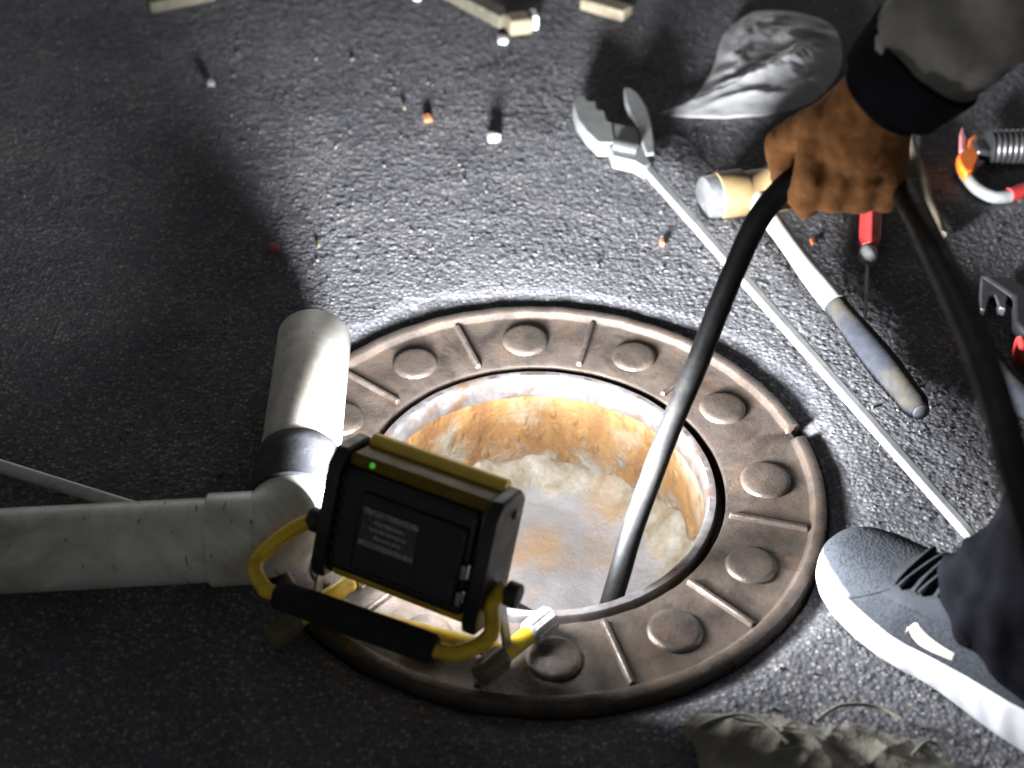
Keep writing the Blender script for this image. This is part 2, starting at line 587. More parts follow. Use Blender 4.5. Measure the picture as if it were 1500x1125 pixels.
# ------------------------------------------------------------------ ground: displaced asphalt, one sheet with the manhole cut out
def ground_height(x, y):
    r_ = np.hypot(x, y)
    near = np.clip(1.0 - (r_ - 1.8) / 1.0, 0, 1)
    h = (fbm(x * 3.1 + 7, y * 3.1, 3, 1) - 0.5) * 0.006
    h += (fbm(x * 30, y * 30, 3, 9) - 0.5) * 0.0009
    # aggregate stones
    cs = 0.0070
    gx, gy = x / cs, y / cs
    ix, iy = np.floor(gx), np.floor(gy)
    best = np.zeros_like(x)
    for dx in (-1, 0, 1):
        for dy in (-1, 0, 1):
            jx, jy = ix + dx, iy + dy
            px = jx + 0.15 + 0.7 * hash2(jx, jy, 3)
            py = jy + 0.15 + 0.7 * hash2(jx, jy, 4)
            rad = 0.35 + 0.45 * hash2(jx, jy, 5)
            amp = 0.0003 + 0.0009 * hash2(jx, jy, 6) ** 2
            d2 = ((gx - px) ** 2 + (gy - py) ** 2) / rad ** 2
            best = np.maximum(best, amp * np.clip(1 - d2, 0, 1) ** 0.6)
    h += (best - 0.0009) * near
    sink = np.clip(1 - (r_ - 0.286) / (0.022 + 0.03 * fbm(x * 14, y * 14, 2, 22)), 0, 1)
    return h * np.clip((r_ - 0.27) / 0.1, 0.35, 1) - 0.009 * sink ** 1.5 - 0.003


def build_ground():
    nr, na = 0, 1400
    radii = [0.2835]
    while radii[-1] < 2.6:
        radii.append(radii[-1] + max(0.0024, radii[-1] * 0.0052))
    while radii[-1] < 400:
        radii.append(radii[-1] * 1.25)
    radii = np.array(radii)
    nr = len(radii)
    ang = np.arange(na) * 2 * math.pi / na
    A, B = np.meshgrid(radii, ang, indexing='ij')
    jit = 0.004 * (fbm(np.cos(B) * 9 + 3, np.sin(B) * 9, 3, 31) - 0.3) * (A < 0.30)
    A = A + np.clip(jit, 0, 1)
    X, Y = A * np.cos(B), A * np.sin(B)
    Z = ground_height(X, Y)
    # skirt of the cut edge
    sk = np.stack([0.2845 * np.cos(ang), 0.2845 * np.sin(ang), np.full(na, -0.05)], -1)
    V = np.concatenate([sk, np.stack([X.ravel(), Y.ravel(), Z.ravel()], -1)])
    n_rows = nr + 1
    i = np.arange(n_rows - 1)[:, None] * na
    k = np.arange(na)[None, :]
    k2 = (k + 1) % na
    F = np.stack([i + k, i + na + k, i + na + k2, i + k2], -1).reshape(-1, 4)
    me = bpy.data.meshes.new('ground')
    me.vertices.add(len(V))
    me.vertices.foreach_set('co', V.astype(np.float32).ravel())
    me.loops.add(F.size)
    me.loops.foreach_set('vertex_index', F.astype(np.int32).ravel())
    me.polygons.add(len(F))
    me.polygons.foreach_set('loop_start', np.arange(0, F.size, 4, dtype=np.int32))
    me.polygons.foreach_set('loop_total', np.full(len(F), 4, dtype=np.int32))
    me.polygons.foreach_set('use_smooth', np.ones(len(F), dtype=bool))
    me.update(calc_edges=True)
    me.materials.append(M['asphalt'])
    o = bpy.data.objects.new('ground', me)
    COL.objects.link(o)
    tag(o, 'dark rough asphalt ground around the manhole', None, None, 'structure')
    return o


build_ground()


def build_grit():
    ico = bmesh.new()
    bmesh.ops.create_icosphere(ico, subdivisions=1, radius=1.0)
    base = np.array([v.co[:] for v in ico.verts])
    fac = [[v.index for v in f.verts] for f in ico.faces]
    ico.free()
    V, F = [], []
    cnt = 0
    GX, GY = RNG.uniform(-0.9, 0.9, 1500), RNG.uniform(-0.4, 1.15, 1500)
    GZ = ground_height(GX, GY)
    for k in range(1500):
        x, y, z = float(GX[k]), float(GY[k]), float(GZ[k])
        if math.hypot(x, y) < 0.30:
            continue
        s = RNG.uniform(0.0008, 0.0022) * (1.6 if RNG.random() < 0.03 else 0.85)
        sc = RNG.uniform(0.6, 1.3, 3) * s
        q = base * RNG.uniform(0.75, 1.2, (len(base), 1)) * sc
        a = RNG.uniform(0, 6.28)
        c_, s_ = math.cos(a), math.sin(a)
        q = np.stack([q[:, 0] * c_ - q[:, 1] * s_ + x, q[:, 0] * s_ + q[:, 1] * c_ + y, q[:, 2]], -1)
        q[:, 2] += z + sc[2] * 0.6
        V.append(q)
        F += [[i + cnt for i in f] for f in fac]
        cnt += len(q)
    mb = MB()
    mb.v = [tuple(p) for p in np.concatenate(V)]
    mb.f = [tuple(f) for f in F]
    o = mb.build('loose_grit', 'grit', smooth=False)
    tag(o, 'loose pale grit scattered over the asphalt', None, None, 'stuff')


build_grit()

# ------------------------------------------------------------------ manhole: iron frame with raised ribs and studs, shaft, sludge
RIBS = [142, 110.5, 77, 46.5, -13, -43.5, -72.5, -102, -132, -162, 171]
STUDS = [127, 94.2, 62.9, 31.2, 2, -28.6, -57.6, -87, -117, -147, -177, 157]


def build_manhole():
    root = thing('manhole_ring', 'round rust-brown cast iron manhole ring with raised studs and ribs in the asphalt', 'manhole')
    prof = [(0.2795, -0.09), (0.2800, -0.004), (0.2785, -0.0008), (0.2765, 0.0), (0.2690, 0.0), (0.2672, -0.0010), (0.2645, -0.0062),
            (0.2625, -0.0070), (0.2300, -0.0070), (0.1850, -0.0072), (0.1828, -0.0085), (0.1820, -0.034), (0.1752, -0.034)]

    def notch(t, j, r_, z):
        d = abs((math.degrees(t) - 16.3 + 180) % 360 - 180)
        if d < 1.5 and 1 <= j <= 6:
            return min(r_, 0.2700), min(z, -0.0070)
        w = 0.0006 * math.sin(t * 37) * math.sin(t * 11 + 1)
        return r_, z + (w if j > 0 and z > -0.01 else 0)
    MB().lathe(prof, 480, fn=notch).build('flange', 'iron', root)
    # inner seat ring, wet worn metal
    seat = [(0.1750, -0.036), (0.1742, -0.0110), (0.1728, -0.0085), (0.1668, -0.0085), (0.1645, -0.0105), (0.1638, -0.016),
            (0.1640, -0.034), (0.1660, -0.038)]

    def wob(t, j, r_, z):
        e = 0.0005 * (math.sin(t * 13) * math.sin(t * 5) + 0.5 * math.sin(t * 31))
        return r_ + (e if j >= 4 else 0), z + e * 0.5
    MB().lathe(seat, 480, fn=wob).build('seat_ring', 'rim_steel', root)
    # raised ribs
    for a in RIBS:
        t = R(a)
        mat = Matrix.Rotation(t, 4, 'Z')
        mb = MB()
        w0, w1, h = 0.0040, 0.0022, 0.0046
        ra, rb = 0.1865, 0.2635
        vs = []
        for z, w, e in ((-0.0085, w0, 0.0), (-0.0070 + h, w1, 0.0012)):
            vs += [(ra + e, -w, z), (rb - e, -w, z), (rb - e, w, z), (ra + e, w, z)]
        mb.add(vs, [(3, 2, 1, 0), (4, 5, 6, 7), (0, 1, 5, 4), (1, 2, 6, 5), (2, 3, 7, 6), (3, 0, 4, 7)])
        mb.xform(mat).build('rib', 'iron_wet', root, bevel=0.0014, seg=3)
    # raised round studs
    prof = [(0.0252, -0.0085), (0.0246, -0.0058), (0.0236, -0.0038), (0.0218, -0.0027), (0.0190, -0.0022), (0.0100, -0.0017), (0.0002, -0.0015)]
    for a in STUDS:
        mb = MB().lathe(prof, 40)
        rv = random.Random(int(a * 7))
        mb.xform(Matrix.Translation((0.2235 * math.cos(R(a)), 0.2235 * math.sin(R(a)), rv.uniform(-0.0012, 0.0006))) @ Matrix.Rotation(rv.uniform(-0.03, 0.03), 4, 'X')
                 @ Matrix.Rotation(rv.uniform(-0.03, 0.03), 4, 'Y') @ Matrix.Scale(rv.uniform(0.96, 1.04), 4)).build('stud', 'iron', root)

    shaft = MB()
    nz, na = 46, 220
    vs, fs = [], []
    for i in range(nz):
        z = -0.034 - i * 0.0058
        for k in range(na):
            t = 2 * math.pi * k / na
            x, y = math.cos(t), math.sin(t)
            e = float(0)
            vs.append((t, z))
    T = np.array([v[0] for v in vs])
    Z = np.array([v[1] for v in vs])
    u, w = np.cos(T) * 3 + 5, np.sin(T) * 3 + 5
    bumpy = (fbm(u * 3 + Z * 30, w * 3 - Z * 24, 4, 40) - 0.5) * 0.012
    crust = np.clip((fbm(u * 6 + Z * 18, w * 6 + Z * 26, 4, 50) - 0.45) * 4, 0, 1) * np.clip((-Z - 0.15) / 0.06, 0, 1) * 0.008
    rr = 0.168 + np.clip((-0.034 - Z) / 0.05, 0, 1) * (0.004 + bumpy) - crust
    pts = np.stack([rr * np.cos(T), rr * np.sin(T), Z], -1)
    shaft.v = [tuple(p) for p in pts]
    for i in range(nz - 1):
        for k in range(na):
            k2 = (k + 1) % na
            shaft.f.append((i * na + k, (i + 1) * na + k, (i + 1) * na + k2, i * na + k2))
    o = shaft.build('manhole_shaft', 'rust')
    tag(o, 'rusty orange shaft wall with pale lime crust inside the open manhole', 'manhole shaft')
    # sludge on the shaft floor, with a shallow mound
    n = 70
    vs, fs = [], []
    xs = np.linspace(-0.18, 0.18, n)
    X, Y = np.meshgrid(xs, xs, indexing='ij')
    H = -0.178 + (fbm(X * 16 + 4, Y * 16, 4, 60) - 0.5) * 0.010 + (0.040 + 0.05 * (fbm(X * 22 + 9, Y * 22, 3, 66) - 0.4)) * np.clip((np.hypot(X, Y) - 0.105) / 0.068, 0, 1) ** 2.2
    mb = MB()
    mb.v = [(float(a), float(b), float(c)) for a, b, c in zip(X.ravel(), Y.ravel(), H.ravel())]
    for i in range(n - 1):
        for k in range(n - 1):
            if math.hypot(xs[i], xs[k]) < 0.178:
                mb.f.append((i * n + k, (i + 1) * n + k, (i + 1) * n + k + 1, i * n + k + 1))
    o = mb.build('sludge', 'sludge')
    tag(o, 'wet grey sludge on the bottom of the open manhole', None, None, 'structure')


build_manhole()


# ------------------------------------------------------------------ white drain pipe with elbow, lying on the asphalt
def build_pipe():
    root = thing('drain_pipe', 'white plastic drain pipe with elbow and grey rubber sleeve lying beside the manhole', 'pipe', (-0.226, -0.12, 0))
    z = 0.0425
    # long leg to the left
    e0 = Vector((-0.226, -0.128, z))
    dl = Vector((-0.254, -0.026, 0)).normalized()
    du = Vector((-0.011, 0.258, 0)).normalized()
    rb = 0.041
    a = e0 + dl * rb
    b = e0 + du * rb
    # long pipe: outer wall
    MB().tube([a + dl * 0.02, a + dl * 0.3, a + dl * 0.9], 0.0380, 48).build('long_pipe', 'pvc', root)
    sock = MB().tube([a - dl * 0.010, a - dl * 0.008, a + dl * 0.030, a + dl * 0.0315], [0.0405, 0.0420, 0.0420, 0.0405], 48)
    sock.build('pipe_socket', 'pvc', root)
    pts = []
    for k in range(13):
        t = k / 12 * math.pi / 2
        c = a + du * rb
        pts.append(c - du * rb * math.cos(t) - dl * rb * math.sin(t))
    MB().tube([a + dl * 0.006] + pts[0:1] + pts[1:-1] + pts[-1:] + [b + du * 0.008], 0.0396, 48).build('elbow', 'pvc', root)
    end = Vector((-0.237, 0.160, z))
    d2 = (end - b).normalized()
    # short leg, open pipe with a wall thickness
    L = (end - b).length
    ring = []
    mb = MB()
    mb.tube([b + d2 * 0.02, b + d2 * (L - 0.001), end, end - d2 * 0.0006, end - d2 * 0.03], [0.0380, 0.0380, 0.0372, 0.0345, 0.0340], 56, caps=True)
    mb.build('short_pipe', 'pvc', root)
    sl = []
    rad = []
    for s, r_ in ((-0.004, 0.0396), (-0.002, 0.0424), (0.012, 0.0428), (0.030, 0.0426), (0.046, 0.0416), (0.060, 0.0404), (0.0615, 0.0390)):
        sl.append(b + d2 * s)
        rad.append(r_)
    MB().tube(sl, rad, 56).build('rubber_sleeve', 'rubber', root)


build_pipe()


# ------------------------------------------------------------------ LED work light on a yellow tube stand
def build_work_light():
    head = R(-25.5)
    W = Vector((math.cos(head), math.sin(head), 0))
    F = Vector((-math.sin(head), math.cos(head), 0))
    tilt = R(24)
    N = F * math.cos(tilt) - Vector((0, 0, 1)) * math.sin(tilt)
    H = F * math.sin(tilt) + Vector((0, 0, 1)) * math.cos(tilt)
    c = Vector((-0.106, -0.180, 0.104))
    root = thing('work_light', 'black and yellow portable lamp on a tube stand at the edge of the manhole', 'work light', (c.x, c.y, 0))

    def P(w, h, n):
        return c + W * w + H * h + N * n
    rot = Matrix((W, H, N)).transposed()
    # housing: rounded extruded body, black rear, olive-yellow flanks
    rear = MB().box(P(-0.004, -0.002, -0.010), (0.132, 0.094, 0.034), rot)
    rear.build('rear_housing', 'black', root, bevel=0.006, seg=3)
    lid = MB().box(P(0.006, -0.004, -0.0290), (0.100, 0.070, 0.008), rot)
    lid.build('battery_cover', 'black', root, bevel=0.003)
    lab = MB().box(P(-0.012, 0.004, -0.0336), (0.052, 0.034, 0.0012), rot)
    lb = lab.build('rating_label', 'label', root)
    for hh, ww, hs in ((0.0185, 0.052, 0.005), (-0.0105, 0.052, 0.005), (0.010, 0.030, 0.0035), (0.0035, 0.036, 0.0035), (-0.003, 0.026, 0.0035)):
        MB().box(P(-0.012, hh, -0.0345), (ww, hs, 0.0010), rot).build('label_strip', 'label_strip', lb)
    for hh in (-0.006, -0.030):
        MB().box(P(0.059, hh, -0.0295), (0.006, 0.013, 0.006), rot).build('latch', 'steel', root, bevel=0.0012)
    for q in range(7):
        MB().box(P(-0.0655 + 0.0015, -0.036 + q * 0.012, -0.024), (0.004, 0.005, 0.010), rot).build('cooling_fin', 'black', root, bevel=0.0008)
    top = MB().box(P(0, 0.0505, 0.002), (0.134, 0.012, 0.044), rot)
    t = top.build('upper_flank', 'olive', root, bevel=0.004, seg=3)
    t['label'] = 'olive yellow upper flank with bright yellow rail'
    MB().tube([P(-0.064, 0.0570, 0.0165), P(0.064, 0.0570, 0.0165)], 0.0082, 18).build('rail', 'gold_lit', t)
    MB().box(P(0, -0.0530, 0.002), (0.134, 0.010, 0.040), rot).build('lower_flank', 'yellow', root, bevel=0.004, seg=3)
    MB().lathe([(0.0001, 0.0018), (0.0022, 0.0012), (0.0030, -0.002)], 16).xform(
        Matrix.Translation(P(-0.044, 0.0515, -0.0200)) @ Matrix((W, H, -N)).transposed().to_4x4()).build('indicator_light', 'green_led', root)
    for s in (-1, 1):
        mb = MB()
        out = [(-0.058, -0.030), (-0.060, 0.012), (-0.052, 0.026), (0.052, 0.026), (0.062, 0.014), (0.060, -0.024), (0.046, -0.034), (-0.046, -0.036)]
        mb.prism([(q[0], q[1]) for q in out], -0.0065, 0.0065)
        mb.xform(Matrix.Translation(P(s * 0.0725, 0, 0)) @ Matrix((H, N, W)).transposed().to_4x4())
        e = mb.build('end_cap', 'black', root, bevel=0.003, seg=3)
        for hh in (0.042, -0.034):
            MB().lathe([(0.0042, -0.001), (0.0042, 0.0014), (0.0030, 0.0022), (0.0002, 0.0022)], 12).xform(
                Matrix.Translation(P(s * 0.0790, hh, 0.006)) @ Matrix((H, N, W * s)).transposed().to_4x4()).build('screw', 'dark_steel', e)
    MB().box(P(0, 0, 0.0255), (0.128, 0.096, 0.003), rot).build('lens', 'led', root)
    # mains switch and port cover on the back
    MB().box(P(0.050, -0.022, -0.0335), (0.008, 0.020, 0.003), rot).build('switch', 'knob', root, bevel=0.001)
    # pivots with knobs
    piv_r = P(0.079, -0.022, -0.004)
    piv_l = P(-0.079, -0.022, -0.004)
    for s, pv in ((1, piv_r), (-1, piv_l)):
        MB().tube([pv, pv + W * s * 0.012], 0.0055, 14).build('pivot_bolt', 'steel', root)
        k = MB()
        n = 40
        pts = [pv + W * s * 0.0105, pv + W * s * 0.011, pv + W * s * 0.021, pv + W * s * 0.0225]
        k.tube(pts, [0.0095, 0.0110, 0.0110, 0.0092], 22)
        k.build('pivot_knob', 'knob', root, bevel=0.0008)
    # carrying handle: tube folded backwards with a foam grip
    z = 0.058
    gl = Vector((-0.226, -0.212, z))
    gr = Vector((-0.088, -0.270, z))
    hp = [piv_l + W * -0.006, piv_l + W * -0.020 - F * 0.004, piv_l + W * -0.036 - F * 0.022 + Vector((0, 0, -0.008)),
          Vector((-0.248, -0.182, 0.064)), Vector((-0.238, -0.205, z)), gl, gl.lerp(gr, 0.5), gr,
          gr + W * 0.022 + F * 0.010, gr + W * 0.034 + F * 0.032 + Vector((0, 0, 0.004)), piv_r + W * 0.006 - F * 0.018, piv_r + W * 0.006]
    hd = MB().tube(smooth_path(hp, 8), 0.0068, 16).build('handle_tube', 'yellow', root)
    gpts = [gl.lerp(gr, t) for t in (0, 0.02, 0.25, 0.5, 0.75, 0.98, 1.0)]
    MB().tube(gpts, [0.0105, 0.0128, 0.0132, 0.0132, 0.0132, 0.0128, 0.0105], 20).build('foam_grip', 'foam', hd)
    # ground stand: two skids, a cross tube, flat struts up to the pivots
    ml = Vector((-0.198, -0.182, 0.0105))
    mr = Vector((-0.030, -0.232, 0.0105))
    sd = Vector((0.034, 0.037, 0)).normalized()
    MB().tube([ml, mr], 0.0072, 16).build('cross_tube', 'yellow', root)
    for m0, la, lb in ((ml, 0.030, 0.046), (mr, 0.010, 0.034)):
        p0, p1 = m0 - sd * la, m0 + sd * lb
        sk = MB().tube([p0, p1], 0.0082, 18).build('skid_tube', 'yellow', root)
        for e, d in ((p0, -sd), (p1, sd)):
            mb = MB()
            mb.tube([e - d * 0.006, e - d * 0.004, e + d * 0.022, e + d * 0.024], [0.0095, 0.0108, 0.0108, 0.0090], 24)
            for q in range(10):   # raised grip lines of the foot
                tt = 2 * math.pi * q / 10
                side = d.cross(Vector((0, 0, 1)))
                off = (Vector((0, 0, 1)) * math.cos(tt) + side * math.sin(tt)) * 0.0108
                mb.tube([e - d * 0.003 + off, e + d * 0.021 + off], 0.0011, 6)
            mb.build('rubber_foot', 'cap' if (d.y > 0 and m0 is mr) else 'dark_cap', sk)
    for pv, m0, s in ((piv_r, mr, 1), (piv_l, ml, -1)):
        a = pv + W * s * 0.004
        b = m0 + W * s * 0.001 + Vector((0, 0, 0.006))
        d = (b - a).normalized()
        sidev = d.cross(W).normalized()
        mb = MB()
        mid = (a + b) / 2
        rr = Matrix((W, sidev, d)).transposed()
        mb.box(mid, (0.0024, 0.013, (b - a).length + 0.010), rr)
        mb.build('strut', 'steel', root, bevel=0.0006)
    # the light it gives
    ld = bpy.data.lights.new('work_light_beam', 'AREA')
    ld.shape = 'RECTANGLE'
    ld.size = 0.124
    ld.size_y = 0.092
    ld.energy = LAMP_POWER
    ld.color = (0.95, 0.97, 1.0)
    # the lens throws a flat, wide beam: strongest near the horizontal, weak straight up and down
    ld.use_nodes = True
    lt = ld.node_tree
    em = lt.nodes['Emission']
    ge = lt.nodes.new('ShaderNodeNewGeometry')
    sx = lt.nodes.new('ShaderNodeSeparateXYZ')
    lt.links.new(ge.outputs['Incoming'], sx.inputs[0])
    ab = lt.nodes.new('ShaderNodeMath')
    ab.operation = 'ABSOLUTE'
    lt.links.new(sx.outputs['Z'], ab.inputs[0])
    cr = lt.nodes.new('ShaderNodeValToRGB')
    el = cr.color_ramp.elements
    for p_, v_ in BEAM[1:-1]:
        el.new(p_)
    for e_, (p_, v_) in zip(sorted(el, key=lambda q: q.position), BEAM):
        e_.position = p_
        e_.color = (v_, v_, v_, 1)
    lt.links.new(ab.outputs[0], cr.inputs[0])
    lt.links.new(cr.outputs[0], em.inputs['Strength'])
    lo = bpy.data.objects.new('light_beam', ld)
    COL.objects.link(lo)
    lo.parent = root
    m = Matrix((W, -H, -N)).transposed().to_4x4()
    m.translation = P(0, 0, 0.0285) - Vector((c.x, c.y, 0))
    # an area light shines along its local -Z
    lo.matrix_local = m
    return root


build_work_light()


# ------------------------------------------------------------------ long steel bar wrench
def build_wrench():
    root = thing('bar_wrench', 'long thin zinc-plated steel wrench with open jaws lying across the asphalt', 'wrench', (0.135, 0.56, 0))
    RJ = [(0.114, 0.74), (0.124, 0.737), (0.134, 0.719), (0.143, 0.684), (0.146, 0.648), (0.147, 0.596), (0.145, 0.571), (0.134, 0.566), (0.130, 0.591),
          (0.127, 0.631), (0.118, 0.668), (0.114, 0.70)]
    LJ = [(0.047, 0.717), (0.061, 0.716), (0.064, 0.701), (0.075, 0.700), (0.076, 0.680), (0.086, 0.675), (0.088, 0.651), (0.095, 0.646), (0.096, 0.594),
          (0.074, 0.594), (0.059, 0.624), (0.049, 0.654), (0.044, 0.688)]
    NK = [(0.093, 0.648), (0.127, 0.638), (0.1305, 0.591), (0.140, 0.552), (0.132, 0.538), (0.118, 0.553), (0.092, 0.564), (0.087, 0.594)]
    MB().prism(RJ, 0.003, 0.026).build('fixed_jaw', 'galv', root, bevel=0.0028, seg=3)
    MB().prism(LJ, 0.004, 0.025).build('moving_jaw', 'galv', root, bevel=0.0022, seg=3)
    MB().prism(NK, 0.005, 0.0235).build('neck', 'galv', root, bevel=0.0025, seg=3)
    a, b = Vector((0.094, 0.588, 0.024)), Vector((0.124, 0.577, 0.024))
    pts, rad = [], []
    for k in range(15):
        pts.append(a.lerp(b, k / 14))
        rad.append(0.0095 if k % 2 else 0.0078)
    MB().tube(pts, rad, 20).build('worm_screw', 'steel', root)
    p, q = Vector((0.130, 0.560, 0.0145)), Vector((0.4065, -0.098, 0.0150))
    d = (q - p).normalized()
    side = d.cross(Vector((0, 0, 1))).normalized()
    up = side.cross(d)
    mb = MB()
    vs = []
    for pt, w, h in ((p, 0.0060, 0.0060), (q, 0.0050, 0.0052)):
        for s, t in ((-1, -1), (1, -1), (1, 1), (-1, 1)):
            vs.append(pt + side * s * w + up * t * h)
    mb.add(vs, [(3, 2, 1, 0), (4, 5, 6, 7), (0, 1, 5, 4), (1, 2, 6, 5), (2, 3, 7, 6), (3, 0, 4, 7)])
    mb.build('bar', 'galv', root, bevel=0.0022, seg=3)


build_wrench()


# ------------------------------------------------------------------ hammer
def build_hammer():
    root = thing('hammer', 'hammer with tan brass head, white shaft and blue-grey rubber grip', 'hammer', (0.257, 0.452, 0))
    a, b = Vector((0.196, 0.458, 0.031)), Vector((0.330, 0.500, 0.031))
    d = (b - a).normalized()

    def head(pr, name, mat):
        return MB().tube([a + d * s for s, _ in pr], [r_ for _, r_ in pr], 40).build(name, mat, root)
    head([(0.016, 0.0235), (0.018, 0.0295), (0.050, 0.0295), (0.055, 0.0255), (0.085, 0.0255), (0.090, 0.0295), (0.122, 0.0295), (0.124, 0.024)], 'head', 'brass')
    head([(0.000, 0.0225), (0.002, 0.0262), (0.012, 0.0275), (0.0175, 0.0275)], 'striking_face', 'steel')
    head([(0.1225, 0.0275), (0.128, 0.0275), (0.138, 0.0262), (0.140, 0.0225)], 'striking_face', 'steel')
    p = [Vector((0.261, 0.470, 0.031)), Vector((0.267, 0.440, 0.030)), Vector((0.282, 0.395, 0.027)), Vector((0.306, 0.325, 0.022)), Vector((0.329, 0.266, 0.018))]
    MB().tube(smooth_path(p, 6), [0.0125 + 0.0015 * math.sin(k * 0.35) for k in range(25)], 20).build('shaft', 'fibre', root)
    ga, gb = Vector((0.327, 0.270, 0.0180)), Vector((0.388, 0.090, 0.0170))
    pts, rad = [], []
    for k in range(41):
        t = k / 40
        pts.append(ga.lerp(gb, t))
        r_ = 0.0150 + 0.0018 * math.sin(t * 6.0 + 4.6) + 0.0008 * t
        if 2 < k < 36 and k % 2 == 0:
            r_ -= 0.0009
        if k > 38:
            r_ -= 0.002 * (k - 38)
        rad.append(r_)
    MB().tube(pts, rad, 24).build('grip', 'grip', root)
    dd = (gb - ga).normalized()
    MB().tube([gb - dd * 0.001, gb + dd * 0.003, gb + dd * 0.0045], [0.0092, 0.0092, 0.0070], 20).build('grip_end', 'dark_steel', root)


build_hammer()


# ------------------------------------------------------------------ red screwdriver
def build_screwdriver():
    root = thing('screwdriver', 'red-handled screwdriver with thin blade lying beside the hammer', 'screwdriver', (0.40, 0.42, 0))
    a, b = Vector((0.410, 0.505, 0.0165)), Vector((0.385, 0.382, 0.0150))
    MB().tube([a, a.lerp(b, 0.05), a.lerp(b, 0.5), a.lerp(b, 0.88), b], [0.0115, 0.0150, 0.0150, 0.0145, 0.0105], 6).build('handle', 'red', root, bevel=0.0018, seg=3)
    d = (b - a).normalized()
    MB().tube([b - d * 0.002, b + d * 0.006], 0.0085, 20).build('collar', 'black', root)
    MB().tube([b + d * 0.005, b + d * 0.007, b + d * 0.020, b + d * 0.024, b + d * 0.030], [0.0098, 0.0112, 0.0112, 0.0095, 0.0062], 16).build('ferrule', 'galv', root)
    e = Vector((0.362, 0.258, 0.0045))
    MB().tube([b + d * 0.028, e.lerp(b, 0.04), e], [0.0021, 0.0021, 0.0018], 10).build('blade', 'steel', root)


build_screwdriver()


def build_stick():
    mb = MB()
    a, b = Vector((0.487, 0.690, 0.0075)), Vector((0.481, 0.426, 0.0065))
    pts = [a.lerp(b, k / 12) + Vector((0.0015 * math.sin(k * 1.3), 0, 0)) for k in range(13)]
    o = mb.tube(pts, [0.0062 + 0.0006 * math.sin(k * 2.1) for k in range(13)], 10).build('wooden_stick', 'palewood')
    tag(o, 'thin pale wooden stick lying right of the red screwdriver', 'stick')


build_stick()


# ------------------------------------------------------------------ tools at the right edge
def build_side_tools():
    root = thing('hand_tool', 'black ribbed hand tool with orange jaw and curved red handle at the right edge', 'hand tool', (0.57, 0.58, 0))
    a, b = Vector((0.572, 0.602, 0.024)), Vector((0.690, 0.612, 0.024))
    pts, rad = [], []
    for k in range(49):
        pts.append(a.lerp(b, k / 48))
        r_ = 0.0225 if k % 3 else 0.0205
        if k in (0, 48):
            r_ = 0.018
        rad.append(r_)
    MB().tube(pts, rad, 26).build('ribbed_grip', 'black', root)
    ORG = [(0.530, 0.580), (0.539, 0.596), (0.546, 0.598), (0.554, 0.623), (0.567, 0.641), (0.568, 0.620), (0.563, 0.596), (0.554, 0.568), (0.544, 0.549),
           (0.533, 0.540), (0.529, 0.561)]
    MB().prism(ORG, 0.008, 0.024).build('jaw', 'orange', root, bevel=0.003, seg=3)
    SPK = [(0.557, 0.668), (0.556, 0.638), (0.546, 0.600), (0.540, 0.606), (0.549, 0.647)]
    MB().prism(SPK, 0.010, 0.018).build('spike', 'pink', root, bevel=0.002)
    h = smooth_path([(0.538, 0.560, 0.010), (0.546, 0.528, 0.009), (0.563, 0.509, 0.009), (0.584, 0.512, 0.009)], 6)
    MB().tube(h, 0.0082, 16).build('lower_frame', 'galv', root)
    h = smooth_path([(0.582, 0.512, 0.010), (0.605, 0.526, 0.010), (0.640, 0.548, 0.010), (0.690, 0.560, 0.010)], 6)
    MB().tube(h, 0.0092, 16).build('handle', 'red', root)
    MB().box((0.565, 0.600, 0.022), (0.020, 0.030, 0.016)).build('body', 'black', root, bevel=0.004)

    root = thing('pliers', 'pliers with forked steel nose, black body and red grip at the right edge', 'pliers', (0.52, 0.25, 0))
    F1 = [(0.505, 0.330), (0.497, 0.300), (0.489, 0.266), (0.495, 0.264), (0.505, 0.288), (0.511, 0.292), (0.511, 0.270), (0.518, 0.266), (0.526, 0.292),
          (0.532, 0.326)]
    MB().prism(F1, 0.006, 0.018).build('nose', 'dark_steel', root, bevel=0.002, seg=3)
    B1 = [(0.503, 0.326), (0.533, 0.322), (0.553, 0.300), (0.556, 0.250), (0.548, 0.212), (0.528, 0.214), (0.520, 0.240), (0.530, 0.285)]
    MB().prism(B1, 0.004, 0.022).build('body', 'black', root, bevel=0.004, seg=3)
    MB().tube(smooth_path([(0.511, 0.196, 0.015), (0.530, 0.193, 0.015), (0.565, 0.190, 0.015), (0.625, 0.200, 0.014)], 5),
              [0.0150, 0.0172] + [0.0165] * 13 + [0.012], 12).build('grip', 'red', root, bevel=0.001)

    mb = MB()
    pts = smooth_path([(0.478, 0.176, 0.0155), (0.492, 0.130, 0.0155), (0.520, 0.080, 0.0155), (0.580, 0.020, 0.0155)], 6)
    o = mb.tube(pts, 0.0150, 24).build('rubber_tube', 'grip')
    tag(o, 'short blue-grey rubber tube on the asphalt below the pliers', 'tube')


build_side_tools()


